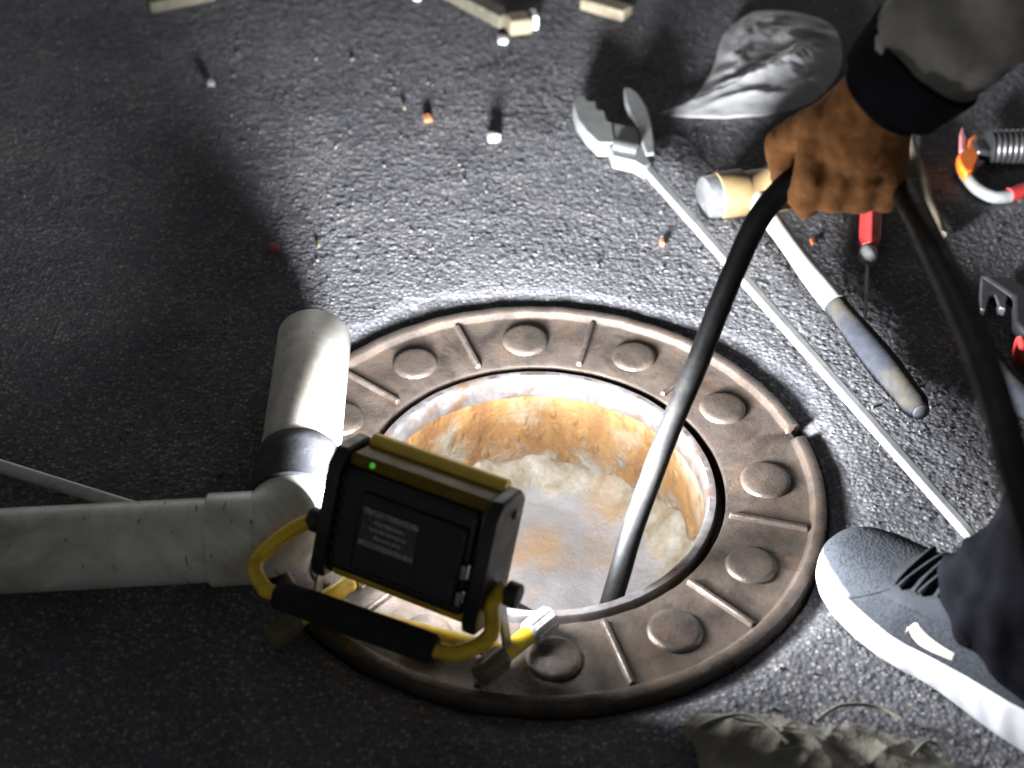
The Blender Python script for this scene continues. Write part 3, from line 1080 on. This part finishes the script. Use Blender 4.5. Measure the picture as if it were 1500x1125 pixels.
# ------------------------------------------------------------------ small things on the ground
def build_small():
    # white rod at the left
    a, b = Vector((-0.90, 0.134, 0.0085)), Vector((-0.372, -0.068, 0.0085))
    o = MB().tube([a, a.lerp(b, 0.5), b.lerp(a, 0.01), b], [0.0068, 0.0068, 0.0068, 0.0050], 18).build('plastic_rod', 'white')
    tag(o, 'thin white plastic rod poking out from behind the drain pipe', 'rod')
    # olive stake with pale end at the top
    root = thing('wooden_stake', 'olive grey wooden stake with a pale end at the top edge', 'stake', (-0.07, 0.98, 0))
    a, b = Vector((-0.165, 1.085, 0.012)), Vector((-0.047, 0.956, 0.012))
    d = (b - a).normalized()
    s = d.cross(Vector((0, 0, 1)))
    rot = Matrix((d, s, Vector((0, 0, 1)))).transposed()
    MB().box((a + b) / 2, ((b - a).length, 0.030, 0.020), rot).build('shaft', 'wood', root, bevel=0.003)
    MB().box((-0.030, 0.946, 0.013), (0.036, 0.034, 0.024), Matrix.Rotation(R(18), 3, 'Z')).build('end_piece', 'palewood', root, bevel=0.004)
    MB().box((-0.008, 0.962, 0.012), (0.012, 0.030, 0.022), Matrix.Rotation(R(8), 3, 'Z')).build('end_band', 'white', root, bevel=0.003)
    mb = MB()
    mb.box((0.100, 1.010, 0.010), (0.075, 0.030, 0.018), Matrix.Rotation(R(-32), 3, 'Z'))
    o = mb.build('wood_block', 'palewood', bevel=0.003)
    tag(o, 'small tan wooden block at the top edge of the picture', 'block')
    mb = MB()
    mb.box((-0.535, 1.010, 0.010), (0.10, 0.024, 0.018), Matrix.Rotation(R(28), 3, 'Z'))
    o = mb.build('wood_offcut', 'wood', bevel=0.003)
    tag(o, 'dull olive wood offcut at the upper left edge', 'offcut')
    # chips and pebbles
    def lump(name, mat, x, y, sx, sy, sz, rz, label, cat, group=None):
        bm = bmesh.new()
        bmesh.ops.create_icosphere(bm, subdivisions=2, radius=1.0)
        rr = random.Random(int(abs(x * 1000) + abs(y * 777)))
        for v in bm.verts:
            q = v.co
            k = 1 / max(abs(q.x), abs(q.y), abs(q.z)) ** 0.7
            q *= k * rr.uniform(0.86, 1.08)
            v.co = Vector((q.x * sx, q.y * sy, q.z * sz))
        me = bpy.data.meshes.new(name)
        bm.to_mesh(me)
        bm.free()
        me.materials.append(M[mat])
        o = bpy.data.objects.new(name, me)
        o.location = (x, y, sz * 0.75 - 0.002)
        o.rotation_euler = (0, 0, R(rz))
        COL.objects.link(o)
        tag(o, label, cat, group)
    lump('brick_chip', 'chip', -0.149, 0.691, 0.0060, 0.0105, 0.003, 10, 'small orange chip lying alone on the lit asphalt, far left of the wrench jaws', 'chip')
    lump('brick_chip', 'chip', 0.146, 0.409, 0.0030, 0.0070, 0.003, 0, 'tiny orange chip lying just left of the steel wrench bar', 'chip')
    lump('brick_chip', 'chip2', -0.313, 0.383, 0.0065, 0.0100, 0.003, 25, 'dull red chip in the dark asphalt above the drain pipe end', 'chip')
    lump('brick_chip', 'chip', 0.326, 0.418, 0.0022, 0.0070, 0.002, 0, 'thin orange sliver between hammer shaft and screwdriver', 'chip')
    lump('pebble', 'pebble', -0.060, 0.641, 0.0095, 0.0095, 0.007, 20, 'pale grey pebble between the orange chip and the wrench jaws', 'pebble')
    lump('pebble', 'pebble', -0.453, 0.774, 0.0055, 0.0100, 0.005, 20, 'small pale pebble on the dark asphalt at upper left', 'pebble')
    lump('pebble', 'white', -0.052, 0.918, 0.0080, 0.0130, 0.004, 5, 'white flat pebble just below the olive stake', 'pebble')
    lump('wood_splinter', 'palewood', -0.183, 0.722, 0.0022, 0.0085, 0.002, 12, 'tiny tan splinter left of the orange chip', 'splinter')
    lump('wood_splinter', 'palewood', -0.262, 0.395, 0.0020, 0.0080, 0.002, 12, 'tiny tan splinter at the edge of the pipe shadow', 'splinter')
    lump('pebble', 'white', -0.185, 1.052, 0.0070, 0.0120, 0.004, 5, 'white fragment left of the olive stake at the top edge', 'pebble')


build_small()


def crumple(name, outline_c, ax, ay, n, hfun, mat, sub=1):
    """a crumpled sheet: grid over an ellipse-like outline, height from hfun"""
    mb = MB()
    idx = {}
    for i in range(n):
        for k in range(n):
            u, v = i / (n - 1) * 2 - 1, k / (n - 1) * 2 - 1
            # square to disc
            x = u * math.sqrt(1 - v * v / 2)
            y = v * math.sqrt(1 - u * u / 2)
            rr = math.hypot(x, y)
            a = math.atan2(y, x)
            e = 1 + 0.16 * math.sin(3 * a + 1) + 0.10 * math.sin(5 * a + 2.2) + 0.05 * math.sin(11 * a)
            px = outline_c[0] + ax[0] * x * e + ay[0] * y * e
            py = outline_c[1] + ax[1] * x * e + ay[1] * y * e
            idx[i, k] = len(mb.v)
            mb.v.append((px, py, rr))
    for i in range(n - 1):
        for k in range(n - 1):
            mb.f.append((idx[i, k], idx[i + 1, k], idx[i + 1, k + 1], idx[i, k + 1]))
    q = np.array(mb.v)
    h = hfun(q[:, 0], q[:, 1], q[:, 2])
    mb.v = [(float(a), float(b), float(c)) for a, b, c in zip(q[:, 0], q[:, 1], h)]
    return mb


def f1(x, y, s, seed):
    return fbm(x * s, y * s, 4, seed)


def ridged(x, y, s, seed, o=3):
    t = 0
    for k in range(o):
        t = t + (1 - np.abs(2 * f1(x, y, s * 2 ** k, seed + 7 * k) - 1) * 2.6) / 2 ** k
    return t


# crumpled clear plastic bag, drawn out to a tip on the left
BAG = [(0.157, 0.700), (0.205, 0.742), (0.243, 0.830), (0.275, 0.950), (0.340, 1.020), (0.430, 0.980), (0.430, 0.860), (0.385, 0.760), (0.330, 0.715),
       (0.245, 0.695)]
cx, cy = 0.345, 0.815
pol = [Vector((x, y, 0)) for x, y in BAG]
edge = smooth_path(pol + [pol[0]], 12)[:-1]
mb = MB()
rings = 40
for i in range(rings + 1):
    for p_ in edge:
        t_ = i / rings
        mb.v.append((cx + (p_.x - cx) * t_, cy + (p_.y - cy) * t_, t_))
ne = len(edge)
for i in range(rings):
    for k in range(ne):
        k2 = (k + 1) % ne
        mb.f.append((i * ne + k, (i + 1) * ne + k, (i + 1) * ne + k2, i * ne + k2))
q_ = np.array(mb.v)
ta = np.arctan2(q_[:, 1] - 0.690, q_[:, 0] - 0.140)
td = np.hypot(q_[:, 1] - 0.690, q_[:, 0] - 0.140)
cre = (1 - np.abs(np.sin(ta * 10 + 1.2 * (f1(q_[:, 0], q_[:, 1], 11, 71) - 0.5) * 4))) ** 2
zz = 0.004 + np.clip(1 - q_[:, 2], 0, 1) ** 0.8 * 0.020 * (0.5 + f1(q_[:, 0], q_[:, 1], 7, 75)) + (1 - q_[:, 2] ** 6) * 0.0075 * cre * np.clip(td * 5, 0.2, 1) + 0.003 * f1(q_[:, 0], q_[:, 1], 60, 77)
mb.v = [(float(a_), float(b_), float(c_)) for a_, b_, c_ in zip(q_[:, 0], q_[:, 1], zz)]
bag = mb.build('plastic_bag', 'bag')
tag(bag, 'crumpled clear plastic bag behind the gloved hand', 'plastic bag')
sl = bag.modifiers.new('film', 'SOLIDIFY')
sl.thickness = 0.0004

# crumpled cream cloth near the bottom edge
def cloth_height(x, y, r_):
    u = (x - 0.222) * 0.80 + (y + 0.36) * 0.60
    v = -(x - 0.222) * 0.60 + (y + 0.36) * 0.80
    u = u + 0.045 * (f1(x, y, 9, 81) - 0.5) * 2
    v = v + 0.030 * (f1(x, y, 12, 83) - 0.5) * 2
    fold = (1 - np.abs(np.sin(u * 62))) ** 1.4 * (0.35 + f1(x, y, 16, 85)) + 0.6 * (1 - np.abs(np.sin(v * 95 + 1))) ** 1.6 * f1(x, y, 20, 87)
    body = np.clip((1 - r_) / 0.35, 0, 1) ** 0.7
    return 0.0025 + body * (0.003 + 0.008 * fold + 0.004 * (1 - np.abs(np.sin(u * 150 + v * 40))) ** 2 * f1(x, y, 25, 99)) + 0.0012 * f1(x, y, 90, 89) + 0.004 * (1 - body) * f1(x, y, 45, 92)


mb = crumple('work_cloth', (0.222, -0.352), (0.112, -0.004), (0.010, 0.064), 150, cloth_height, 'cloth')
cl = mb.build('work_cloth', 'cloth')
for pts_ in ([(0.118, -0.318, 0.004), (0.135, -0.300, 0.007), (0.165, -0.292, 0.010), (0.185, -0.302, 0.012), (0.200, -0.325, 0.016)],
             [(0.300, -0.330, 0.010), (0.318, -0.312, 0.005), (0.330, -0.322, 0.003), (0.322, -0.342, 0.004)],
             [(0.225, -0.300, 0.012), (0.250, -0.279, 0.007), (0.280, -0.276, 0.004), (0.300, -0.288, 0.004)]):
    MB().tube(smooth_path(pts_, 8), 0.0016, 8).build('cord', 'cloth', cl)
tag(cl, 'crumpled cream cotton cloth on the asphalt in front of the shoe', 'cloth')
sl = cl.modifiers.new('thick', 'SOLIDIFY')
sl.thickness = 0.0015


# ------------------------------------------------------------------ hose through the hand into the manhole
HOSE = [(-0.06, 0.00, -0.168), (0.00, -0.055, -0.155), (0.045, -0.118, -0.13), (0.060, -0.143, -0.05), (0.071, -0.131, -0.005), (0.082, -0.109, 0.035),
        (0.096, -0.087, 0.075), (0.115, -0.059, 0.125), (0.135, -0.033, 0.172), (0.150, -0.014, 0.215), (0.162, -0.003, 0.253), (0.177, 0.008, 0.295),
        (0.193, 0.014, 0.322), (0.210, 0.016, 0.340), (0.240, 0.018, 0.350), (0.268, 0.016, 0.348), (0.290, -0.004, 0.345), (0.286, -0.060, 0.362),
        (0.279, -0.120, 0.383), (0.268, -0.246, 0.417), (0.262, -0.335, 0.435), (0.256, -0.405, 0.445), (0.250, -0.467, 0.450), (0.250, -0.540, 0.446),
        (0.275, -0.66, 0.40), (0.36, -0.82, 0.22), (0.50, -0.93, 0.06), (0.72, -0.96, 0.012), (1.20, -0.80, 0.012)]
o = MB().tube(smooth_path(HOSE, 8), 0.0103, 24).build('pressure_hose', 'hose')
tag(o, 'black rubber hose held by the gloved hand and fed into the manhole', 'hose')


# ------------------------------------------------------------------ person bending in from the right
def build_person():
    root = thing('person', 'person in grey jacket, navy trousers and grey trainers bending over to hold the hose', 'person', (0.60, -0.05, 0))
    J = dict(pelvis=(0.82, -0.05, 0.64), belly=(0.74, -0.04, 0.75), chest=(0.63, -0.03, 0.88), neck=(0.55, -0.02, 0.97), head=(0.48, -0.02, 1.06),
             rsh=(0.57, 0.13, 0.91), lsh=(0.60, -0.20, 0.91), rel=(0.415, -0.040, 0.665), rwr=(0.268, 0.001, 0.430), lel=(0.68, -0.30, 0.68),
             lwr=(0.56, -0.235, 0.52), lhip=(0.80, -0.14, 0.62), rhip=(0.82, 0.04, 0.62), lkn=(0.53, -0.205, 0.46), rkn=(0.66, 0.15, 0.48),
             lan=(0.408, -0.268, 0.085), ran=(0.80, 0.20, 0.085))
    Vv = {k: Vector(v) for k, v in J.items()}
    # body: one continuous surface under the clothes
    mb = MB()
    seg = [('pelvis', 'belly', .105, .10), ('belly', 'chest', .10, .12), ('chest', 'neck', .10, .055), ('neck', 'head', .052, .058), ('chest', 'rsh', .08, .055),
           ('chest', 'lsh', .08, .055), ('rsh', 'rel', .045, .035), ('rel', 'rwr', .036, .024), ('lsh', 'lel', .045, .035), ('lel', 'lwr', .036, .024),
           ('pelvis', 'lhip', .095, .08), ('pelvis', 'rhip', .095, .08), ('lhip', 'lkn', .075, .05), ('rhip', 'rkn', .075, .05), ('lkn', 'lan', .048, .032),
           ('rkn', 'ran', .048, .032)]
    for a, b, ra, rb in seg:
        capsule(mb, Vv[a], Vv[b], ra, rb, 16)
    hd = Vv['head']
    fd = Vector((-0.80, 0.05, -0.60)).normalized()      # looks down at the manhole
    ud = (Vector((0, 0, 1)) - fd * fd.z).normalized()
    sd = fd.cross(ud)
    capsule(mb, hd - ud * 0.03 + fd * 0.01, hd + ud * 0.045 - fd * 0.005, 0.072, 0.082, 18)
    capsule(mb, hd - ud * 0.075 + fd * 0.045, hd - ud * 0.04 + fd * 0.03, 0.035, 0.05, 14)
    capsule(mb, hd + fd * 0.085 - ud * 0.020, hd + fd * 0.072 + ud * 0.015, 0.013, 0.010, 10)
    capsule(mb, hd + fd * 0.070 - ud * 0.060 - sd * 0.015, hd + fd * 0.070 - ud * 0.060 + sd * 0.015, 0.010, 0.010, 8)
    for s in (-1, 1):
        capsule(mb, hd + sd * s * 0.078 - ud * 0.025, hd + sd * s * 0.083 + ud * 0.02, 0.012, 0.016, 8)
    # left hand resting on the knee, five fingers
    lw = Vv['lwr']
    pd = (Vv['lkn'] + Vector((-0.02, 0, 0.05)) - lw).normalized()
    capsule(mb, lw, lw + pd * 0.05, 0.026, 0.034, 12)
    sdv = pd.cross(Vector((0, 0, 1))).normalized()
    for q, ln in zip((-0.028, -0.010, 0.009, 0.027), (0.055, 0.066, 0.062, 0.048)):
        p0 = lw + pd * 0.06 + sdv * q
        capsule(mb, p0, p0 + pd * ln * 0.6 + Vector((0, 0, -0.004)), 0.0095, 0.0088, 8)
        capsule(mb, p0 + pd * ln * 0.6 + Vector((0, 0, -0.004)), p0 + pd * ln + Vector((0, 0, -0.026)), 0.0088, 0.0078, 8)
    capsule(mb, lw + pd * 0.02 - sdv * 0.025, lw + pd * 0.055 - sdv * 0.052, 0.011, 0.009, 8)
    body = mb.build('body', 'skin', root)
    remesh(body, 0.008, 5)
    for s in (-1, 1):
        e = MB()
        e.lathe([(0.0002, 0.011), (0.007, 0.008), (0.011, 0.0), (0.007, -0.008), (0.0002, -0.011)], 14)
        e.xform(Matrix.Translation(hd + fd * 0.073 + ud * 0.012 + sd * s * 0.031)).build('eye', 'hair', body)
    mb = MB()
    capsule(mb, hd + ud * 0.02 - fd * 0.035, hd + ud * 0.060 - fd * 0.004, 0.080, 0.080, 16)
    remesh(mb.build('hair', 'hair', root), 0.008, 4, 0.012, 0.02)
    # jacket
    mb = MB()
    jac = [('pelvis', 'belly', .135, .130), ('belly', 'chest', .130, .145), ('chest', 'neck', .125, .075), ('chest', 'rsh', .11, .080), ('chest', 'lsh', .11, .080),
           ('rsh', 'rel', .070, .060), ('lsh', 'lel', .070, .058), ('lel', 'lwr', .056, .046)]
    for a, b, ra, rb in jac:
        capsule(mb, Vv[a], Vv[b], ra, rb, 18)
    ax = (Vv['rel'] - Vv['rwr']).normalized()
    w0 = Vv['rwr'] + ax * 0.030
    mb.tube([w0, w0 + ax * 0.03, w0 + ax * 0.12, Vv['rel']], [0.050, 0.053, 0.056, 0.060], 22)
    jk = mb.build('jacket', 'sleeve', root)
    remesh(jk, 0.007, 4, 0.020, 0.055)
    mb = MB()
    mb.tube([w0 - ax * 0.030, w0 - ax * 0.028, w0 + ax * 0.012, w0 + ax * 0.014], [0.043, 0.047, 0.0535, 0.050], 26)
    mb.build('cuff', 'cuff', jk)
    # trousers
    mb = MB()
    for a, b, ra, rb in [('pelvis', 'lhip', .125, .105), ('pelvis', 'rhip', .125, .105), ('lhip', 'lkn', .100, .075), ('rhip', 'rkn', .100, .075),
                         ('pelvis', 'belly', .125, .120)]:
        capsule(mb, Vv[a], Vv[b], ra, rb, 18)
    la = Vector((0.388, -0.250, 0.066))
    mb.tube([Vv['ran'], Vv['ran'].lerp(Vv['rkn'], 0.15), Vv['ran'].lerp(Vv['rkn'], 0.6), Vv['rkn']], [0.058, 0.062, 0.068, 0.075], 24)
    tr = mb.build('trousers', 'trouser', root)
    remesh(tr, 0.006, 4, 0.030, 0.040)
    leg = MB()
    na, nt = 96, 60
    kn = Vv['lkn']
    d = (kn - la).normalized()
    e1 = (Vector((-0.67, 0.742, 0)) - d * d.dot(Vector((-0.67, 0.742, 0)))).normalized()      # towards the toe
    e2 = d.cross(e1)
    for i in range(nt + 1):
        t = i / nt
        base = la.lerp(kn, t)
        r0 = 0.060 + 0.006 * math.exp(-t * 8) + 0.016 * t
        for k in range(na):
            th = 2 * math.pi * k / na
            f = 0.0050 * math.sin(3 * th + 9 * t + 0.6) + 0.0035 * math.sin(6 * th - 22 * t + 1.0) * (1 - t * 0.6)
            # horizontal breaks stacking up over the shoe
            f += 0.0075 * math.exp(-t * 3.0) * (1 - abs(math.sin(34 * t + 1.6 * math.sin(th * 2 + 0.5) + 0.9 * math.cos(th)))) ** 1.3
            f += 0.0025 * math.sin(11 * th + 40 * t) * math.exp(-t * 4)
            r_ = r0 + f
            drop = -0.010 * max(0.0, -math.cos(th)) * math.exp(-t * 10) + 0.012 * max(0.0, math.cos(th)) * math.exp(-t * 9)
            leg.v.append(tuple(base + e1 * math.cos(th) * r_ + e2 * math.sin(th) * r_ + Vector((0, 0, drop))))
    for i in range(nt):
        for k in range(na):
            k2 = (k + 1) % na
            leg.f.append((i * na + k, i * na + k2, (i + 1) * na + k2, (i + 1) * na + k))
    lg = leg.build('trouser_leg', 'trouser', tr)
    so = lg.modifiers.new('cloth', 'SOLIDIFY')
    so.thickness = 0.0016
    build_shoe(root, Vector((0.262, -0.113, 0)), Vector((-0.67, 0.742, 0)).normalized(), 0.292, True)
    build_shoe(root, Vector((0.655, 0.300, 0)), Vector((-0.86, 0.50, 0)).normalized(), 0.292, False)
    build_glove(root, Vv['rwr'], ax)


def interp(tab, s):
    for (a, va), (b, vb) in zip(tab, tab[1:]):
        if s <= b:
            t = (s - a) / (b - a)
            t = t * t * (3 - 2 * t) if False else t
            return va + (vb - va) * t
    return tab[-1][1]


def build_shoe(root, toe, tdir, L, left):
    back = -tdir
    lat = Vector((0, 0, 1)).cross(tdir) * (1 if left else -1)      # outer side of this foot
    WL = [(0, 0.004), (0.012, 0.017), (0.04, 0.029), (0.09, 0.039), (0.16, 0.0455), (0.26, 0.0505), (0.36, 0.0520), (0.48, 0.0470), (0.60, 0.0440), (0.75, 0.0440),
          (0.88, 0.0400), (0.95, 0.0310), (0.985, 0.0180), (1.0, 0.004)]
    WM = [(0, 0.004), (0.012, 0.019), (0.04, 0.031), (0.09, 0.041), (0.16, 0.0470), (0.26, 0.0490), (0.36, 0.0465), (0.48, 0.0400), (0.60, 0.0390), (0.75, 0.0410),
          (0.88, 0.0385), (0.95, 0.0300), (0.985, 0.0180), (1.0, 0.004)]
    ZB = [(0, 0.016), (0.05, 0.009), (0.14, 0.002), (0.22, 0.0), (0.42, 0.0015), (0.52, 0.004), (0.62, 0.001), (0.9, 0.0), (1.0, 0.008)]
    ZT = [(0, 0.034), (0.08, 0.036), (0.25, 0.038), (0.42, 0.036), (0.60, 0.042), (0.8, 0.050), (1.0, 0.054)]
    HT = [(0, 0.036), (0.02, 0.047), (0.06, 0.054), (0.12, 0.059), (0.22, 0.066), (0.32, 0.074), (0.42, 0.086), (0.52, 0.100), (0.62, 0.108), (0.75, 0.102), (0.9, 0.108),
          (1.0, 0.100)]

    def pos(s, y, z):
        return toe + back * (s * L) + lat * y + Vector((0, 0, z))
    ss = [0, 0.006, 0.014, 0.025, 0.04, 0.06, 0.075, 0.09, 0.105, 0.12] + [0.13 + 0.0098 * k for k in range(80)] + [0.92, 0.945, 0.965, 0.98, 0.992, 1.0]
    prof = [(-0.90, 0.0), (-0.97, 0.05), (-1.03, 0.25), (-1.05, 0.45), (-1.02, 0.75), (-0.985, 0.95), (-0.95, 1.0), (-0.5, 1.0), (0.5, 1.0), (0.95, 1.0), (0.985, 0.95),
            (1.02, 0.75), (1.05, 0.45), (1.03, 0.25), (0.97, 0.05), (0.90, 0.0), (0.4, 0.0), (-0.4, 0.0)]
    sh = MB()
    n = len(prof)
    for s in ss:
        for (a, z) in prof:
            w = interp(WL if a > 0 else WM, s)
            zb, zt = interp(ZB, s), interp(ZT, s)
            wave = 1 + 0.016 * math.sin(s * 74 + z * 5.0) * (1 if 0.2 < z < 0.8 and s > 0.1 else 0)
            sh.v.append(tuple(pos(s, a * w * wave, zb + (zt - zb) * z)))
    for i in range(len(ss) - 1):
        for k in range(n):
            k2 = (k + 1) % n
            sh.f.append((i * n + k, i * n + k2, (i + 1) * n + k2, (i + 1) * n + k))
    sh.f.append(tuple(range(n)))
    sh.f.append(tuple((len(ss) - 1) * n + k for k in range(n - 1, -1, -1)))
    # the left shoe is the visible one; both belong to the person
    shoe = bpy.data.objects.new('shoe', None)
    COL.objects.link(shoe)
    shoe.parent = root
    sh.build('sole', 'sole', shoe, sub=1)

    def U(s, phi, off=0.0):
        c, sn = math.cos(phi), math.sin(phi)
        w = interp(WL if c > 0 else WM, s) * 0.955
        zt = interp(ZT, s) - 0.004
        h = max(0.004, interp(HT, s) - zt)
        y = math.copysign(abs(c) ** 0.72, c) * (w + off)
        z = zt + (abs(sn) ** 0.80) * (h + off)
        if 0.35 < s < 0.95:      # pull the sides in towards the ankle
            k = min(1, (s - 0.35) / 0.2) * min(1, (0.97 - s) / 0.1)
            y *= 1 - 0.28 * k * max(0.0, sn) ** 2
        return pos(s, y, z)
    up = MB()
    m = 24
    for s in ss:
        for k in range(m + 1):
            up.v.append(tuple(U(s, math.pi * k / m)))
    for i in range(len(ss) - 1):
        for k in range(m):
            up.f.append((i * (m + 1) + k, i * (m + 1) + k + 1, (i + 1) * (m + 1) + k + 1, (i + 1) * (m + 1) + k))
    up.build('upper', 'knit', shoe)

    def patch(name, mat, outline_fn, s0, s1, ns, off):
        mb = MB()
        nn = 8
        for i in range(ns + 1):
            s = s0 + (s1 - s0) * i / ns
            p0, p1 = outline_fn(i / ns)
            for k in range(nn + 1):
                e = off * min(1, 4 * k / nn, 4 * (nn - k) / nn, 5 * i / ns + 0.001, 5 * (ns - i) / ns + 0.001)
                mb.v.append(tuple(U(s, p0 + (p1 - p0) * k / nn, e)))
        for i in range(ns):
            for k in range(nn):
                mb.f.append((i * (nn + 1) + k, i * (nn + 1) + k + 1, (i + 1) * (nn + 1) + k + 1, (i + 1) * (nn + 1) + k))
        return mb.build(name, mat, shoe)
    patch('toe_overlay', 'toe', lambda t: (0.02, 0.02 + 0.62 * (1 - t * 0.85) ** 0.6), 0.02, 0.20, 12, 0.0016)
    # curved cream side mark
    patch('side_mark', 'mark', lambda t: (0.06 + 0.05 * t + 0.30 * (1 - t) ** 5, 0.11 + 0.07 * t + 0.50 * math.exp(-t * 2.6) * (1 - (1 - min(1, t * 5 + 0.02)) ** 3)), 0.405, 0.555, 24, 0.0016)
    patch('heel_counter', 'lace', lambda t: (0.04, 0.9 - 0.25 * t), 0.74, 0.97, 10, 0.0016)
    patch('eyestay', 'toe_dark', lambda t: (math.pi * (0.24 - 0.04 * t), math.pi * (0.36 - 0.02 * t)), 0.27, 0.56, 12, 0.0014)
    patch('eyestay', 'toe_dark', lambda t: (math.pi * (0.64 + 0.02 * t), math.pi * (0.76 + 0.04 * t)), 0.27, 0.56, 12, 0.0014)
    for (pa, pb, sa, sb) in ((0.10, 0.92, 0.20, 0.30),):
        mb = MB()
        mb.tube([U(sa + (sb - sa) * q / 12, pa + (pb - pa) * q / 12, 0.0006) for q in range(13)], 0.0007, 6)
        mb.build('seam', 'lace', shoe)
    # tongue and laces
    mb = MB()
    for k in range(7):
        s = 0.30 + 0.032 * k
        sg = 0.018 if k % 2 else -0.018
        pts = [U(s + sg * (q / 8 - 0.5), math.pi * (0.33 + 0.34 * q / 8), 0.0030) for q in range(9)]
        mb.tube(pts, 0.0030, 8)
    mb.build('laces', 'lace', shoe)
    patch('tongue', 'lace', lambda t: (math.pi * (0.40 - 0.05 * t), math.pi * (0.60 + 0.05 * t)), 0.27, 0.56, 10, 0.0018)


def build_glove(root, wr, ax):
    """right hand in a work glove, closed around the hose (hose runs along x through it)"""
    c = Vector((0.245, 0.018, 0.349))
    mb = MB()
    # palm and back of the hand, above and behind the hose
    capsule(mb, wr - ax * 0.005, c + Vector((0.004, -0.012, 0.040)), 0.034, 0.041, 18)
    for x, r_ in ((-0.032, 0.0148), (-0.0105, 0.0158), (0.012, 0.0155), (0.033, 0.0142)):
        k0 = c + Vector((x * 0.75 + 0.003, -0.010, 0.044))
        k1 = c + Vector((x, -0.031, 0.010))
        k2 = c + Vector((x * 1.02, -0.026, -0.014))
        k3 = c + Vector((x * 1.00, 0.006, -0.023))
        k4 = c + Vector((x * 0.95, 0.026, -0.010))
        capsule(mb, k0, k1, r_ + 0.008, r_ + 0.001, 12)
        capsule(mb, k1, k2, r_ + 0.0006, r_ - 0.0005, 12)
        capsule(mb, k2, k3, r_ - 0.0005, r_ - 0.0015, 12)
        capsule(mb, k3, k4, r_ - 0.0015, r_ - 0.003, 12)
    # thumb from the side of the palm, closing under the hose from the left
    t0 = c + Vector((-0.030, 0.004, 0.034))
    t1 = c + Vector((-0.052, 0.016, 0.012))
    t2 = c + Vector((-0.044, 0.012, -0.020))
    t3 = c + Vector((-0.026, -0.010, -0.036))
    capsule(mb, t0, t1, 0.018, 0.0145, 12)
    capsule(mb, t1, t2, 0.0145, 0.0130, 12)
    capsule(mb, t2, t3, 0.0130, 0.0105, 12)
    g = mb.build('glove', 'glove', root)
    remesh(g, 0.0028, 22, 0.003, 0.010)
    mb = MB()
    mb.tube([wr - ax * 0.012, wr - ax * 0.010, wr + ax * 0.020, wr + ax * 0.040], [0.0355, 0.0375, 0.0380, 0.0370], 24)
    mb.build('wristband', 'cuff', g)


build_person()
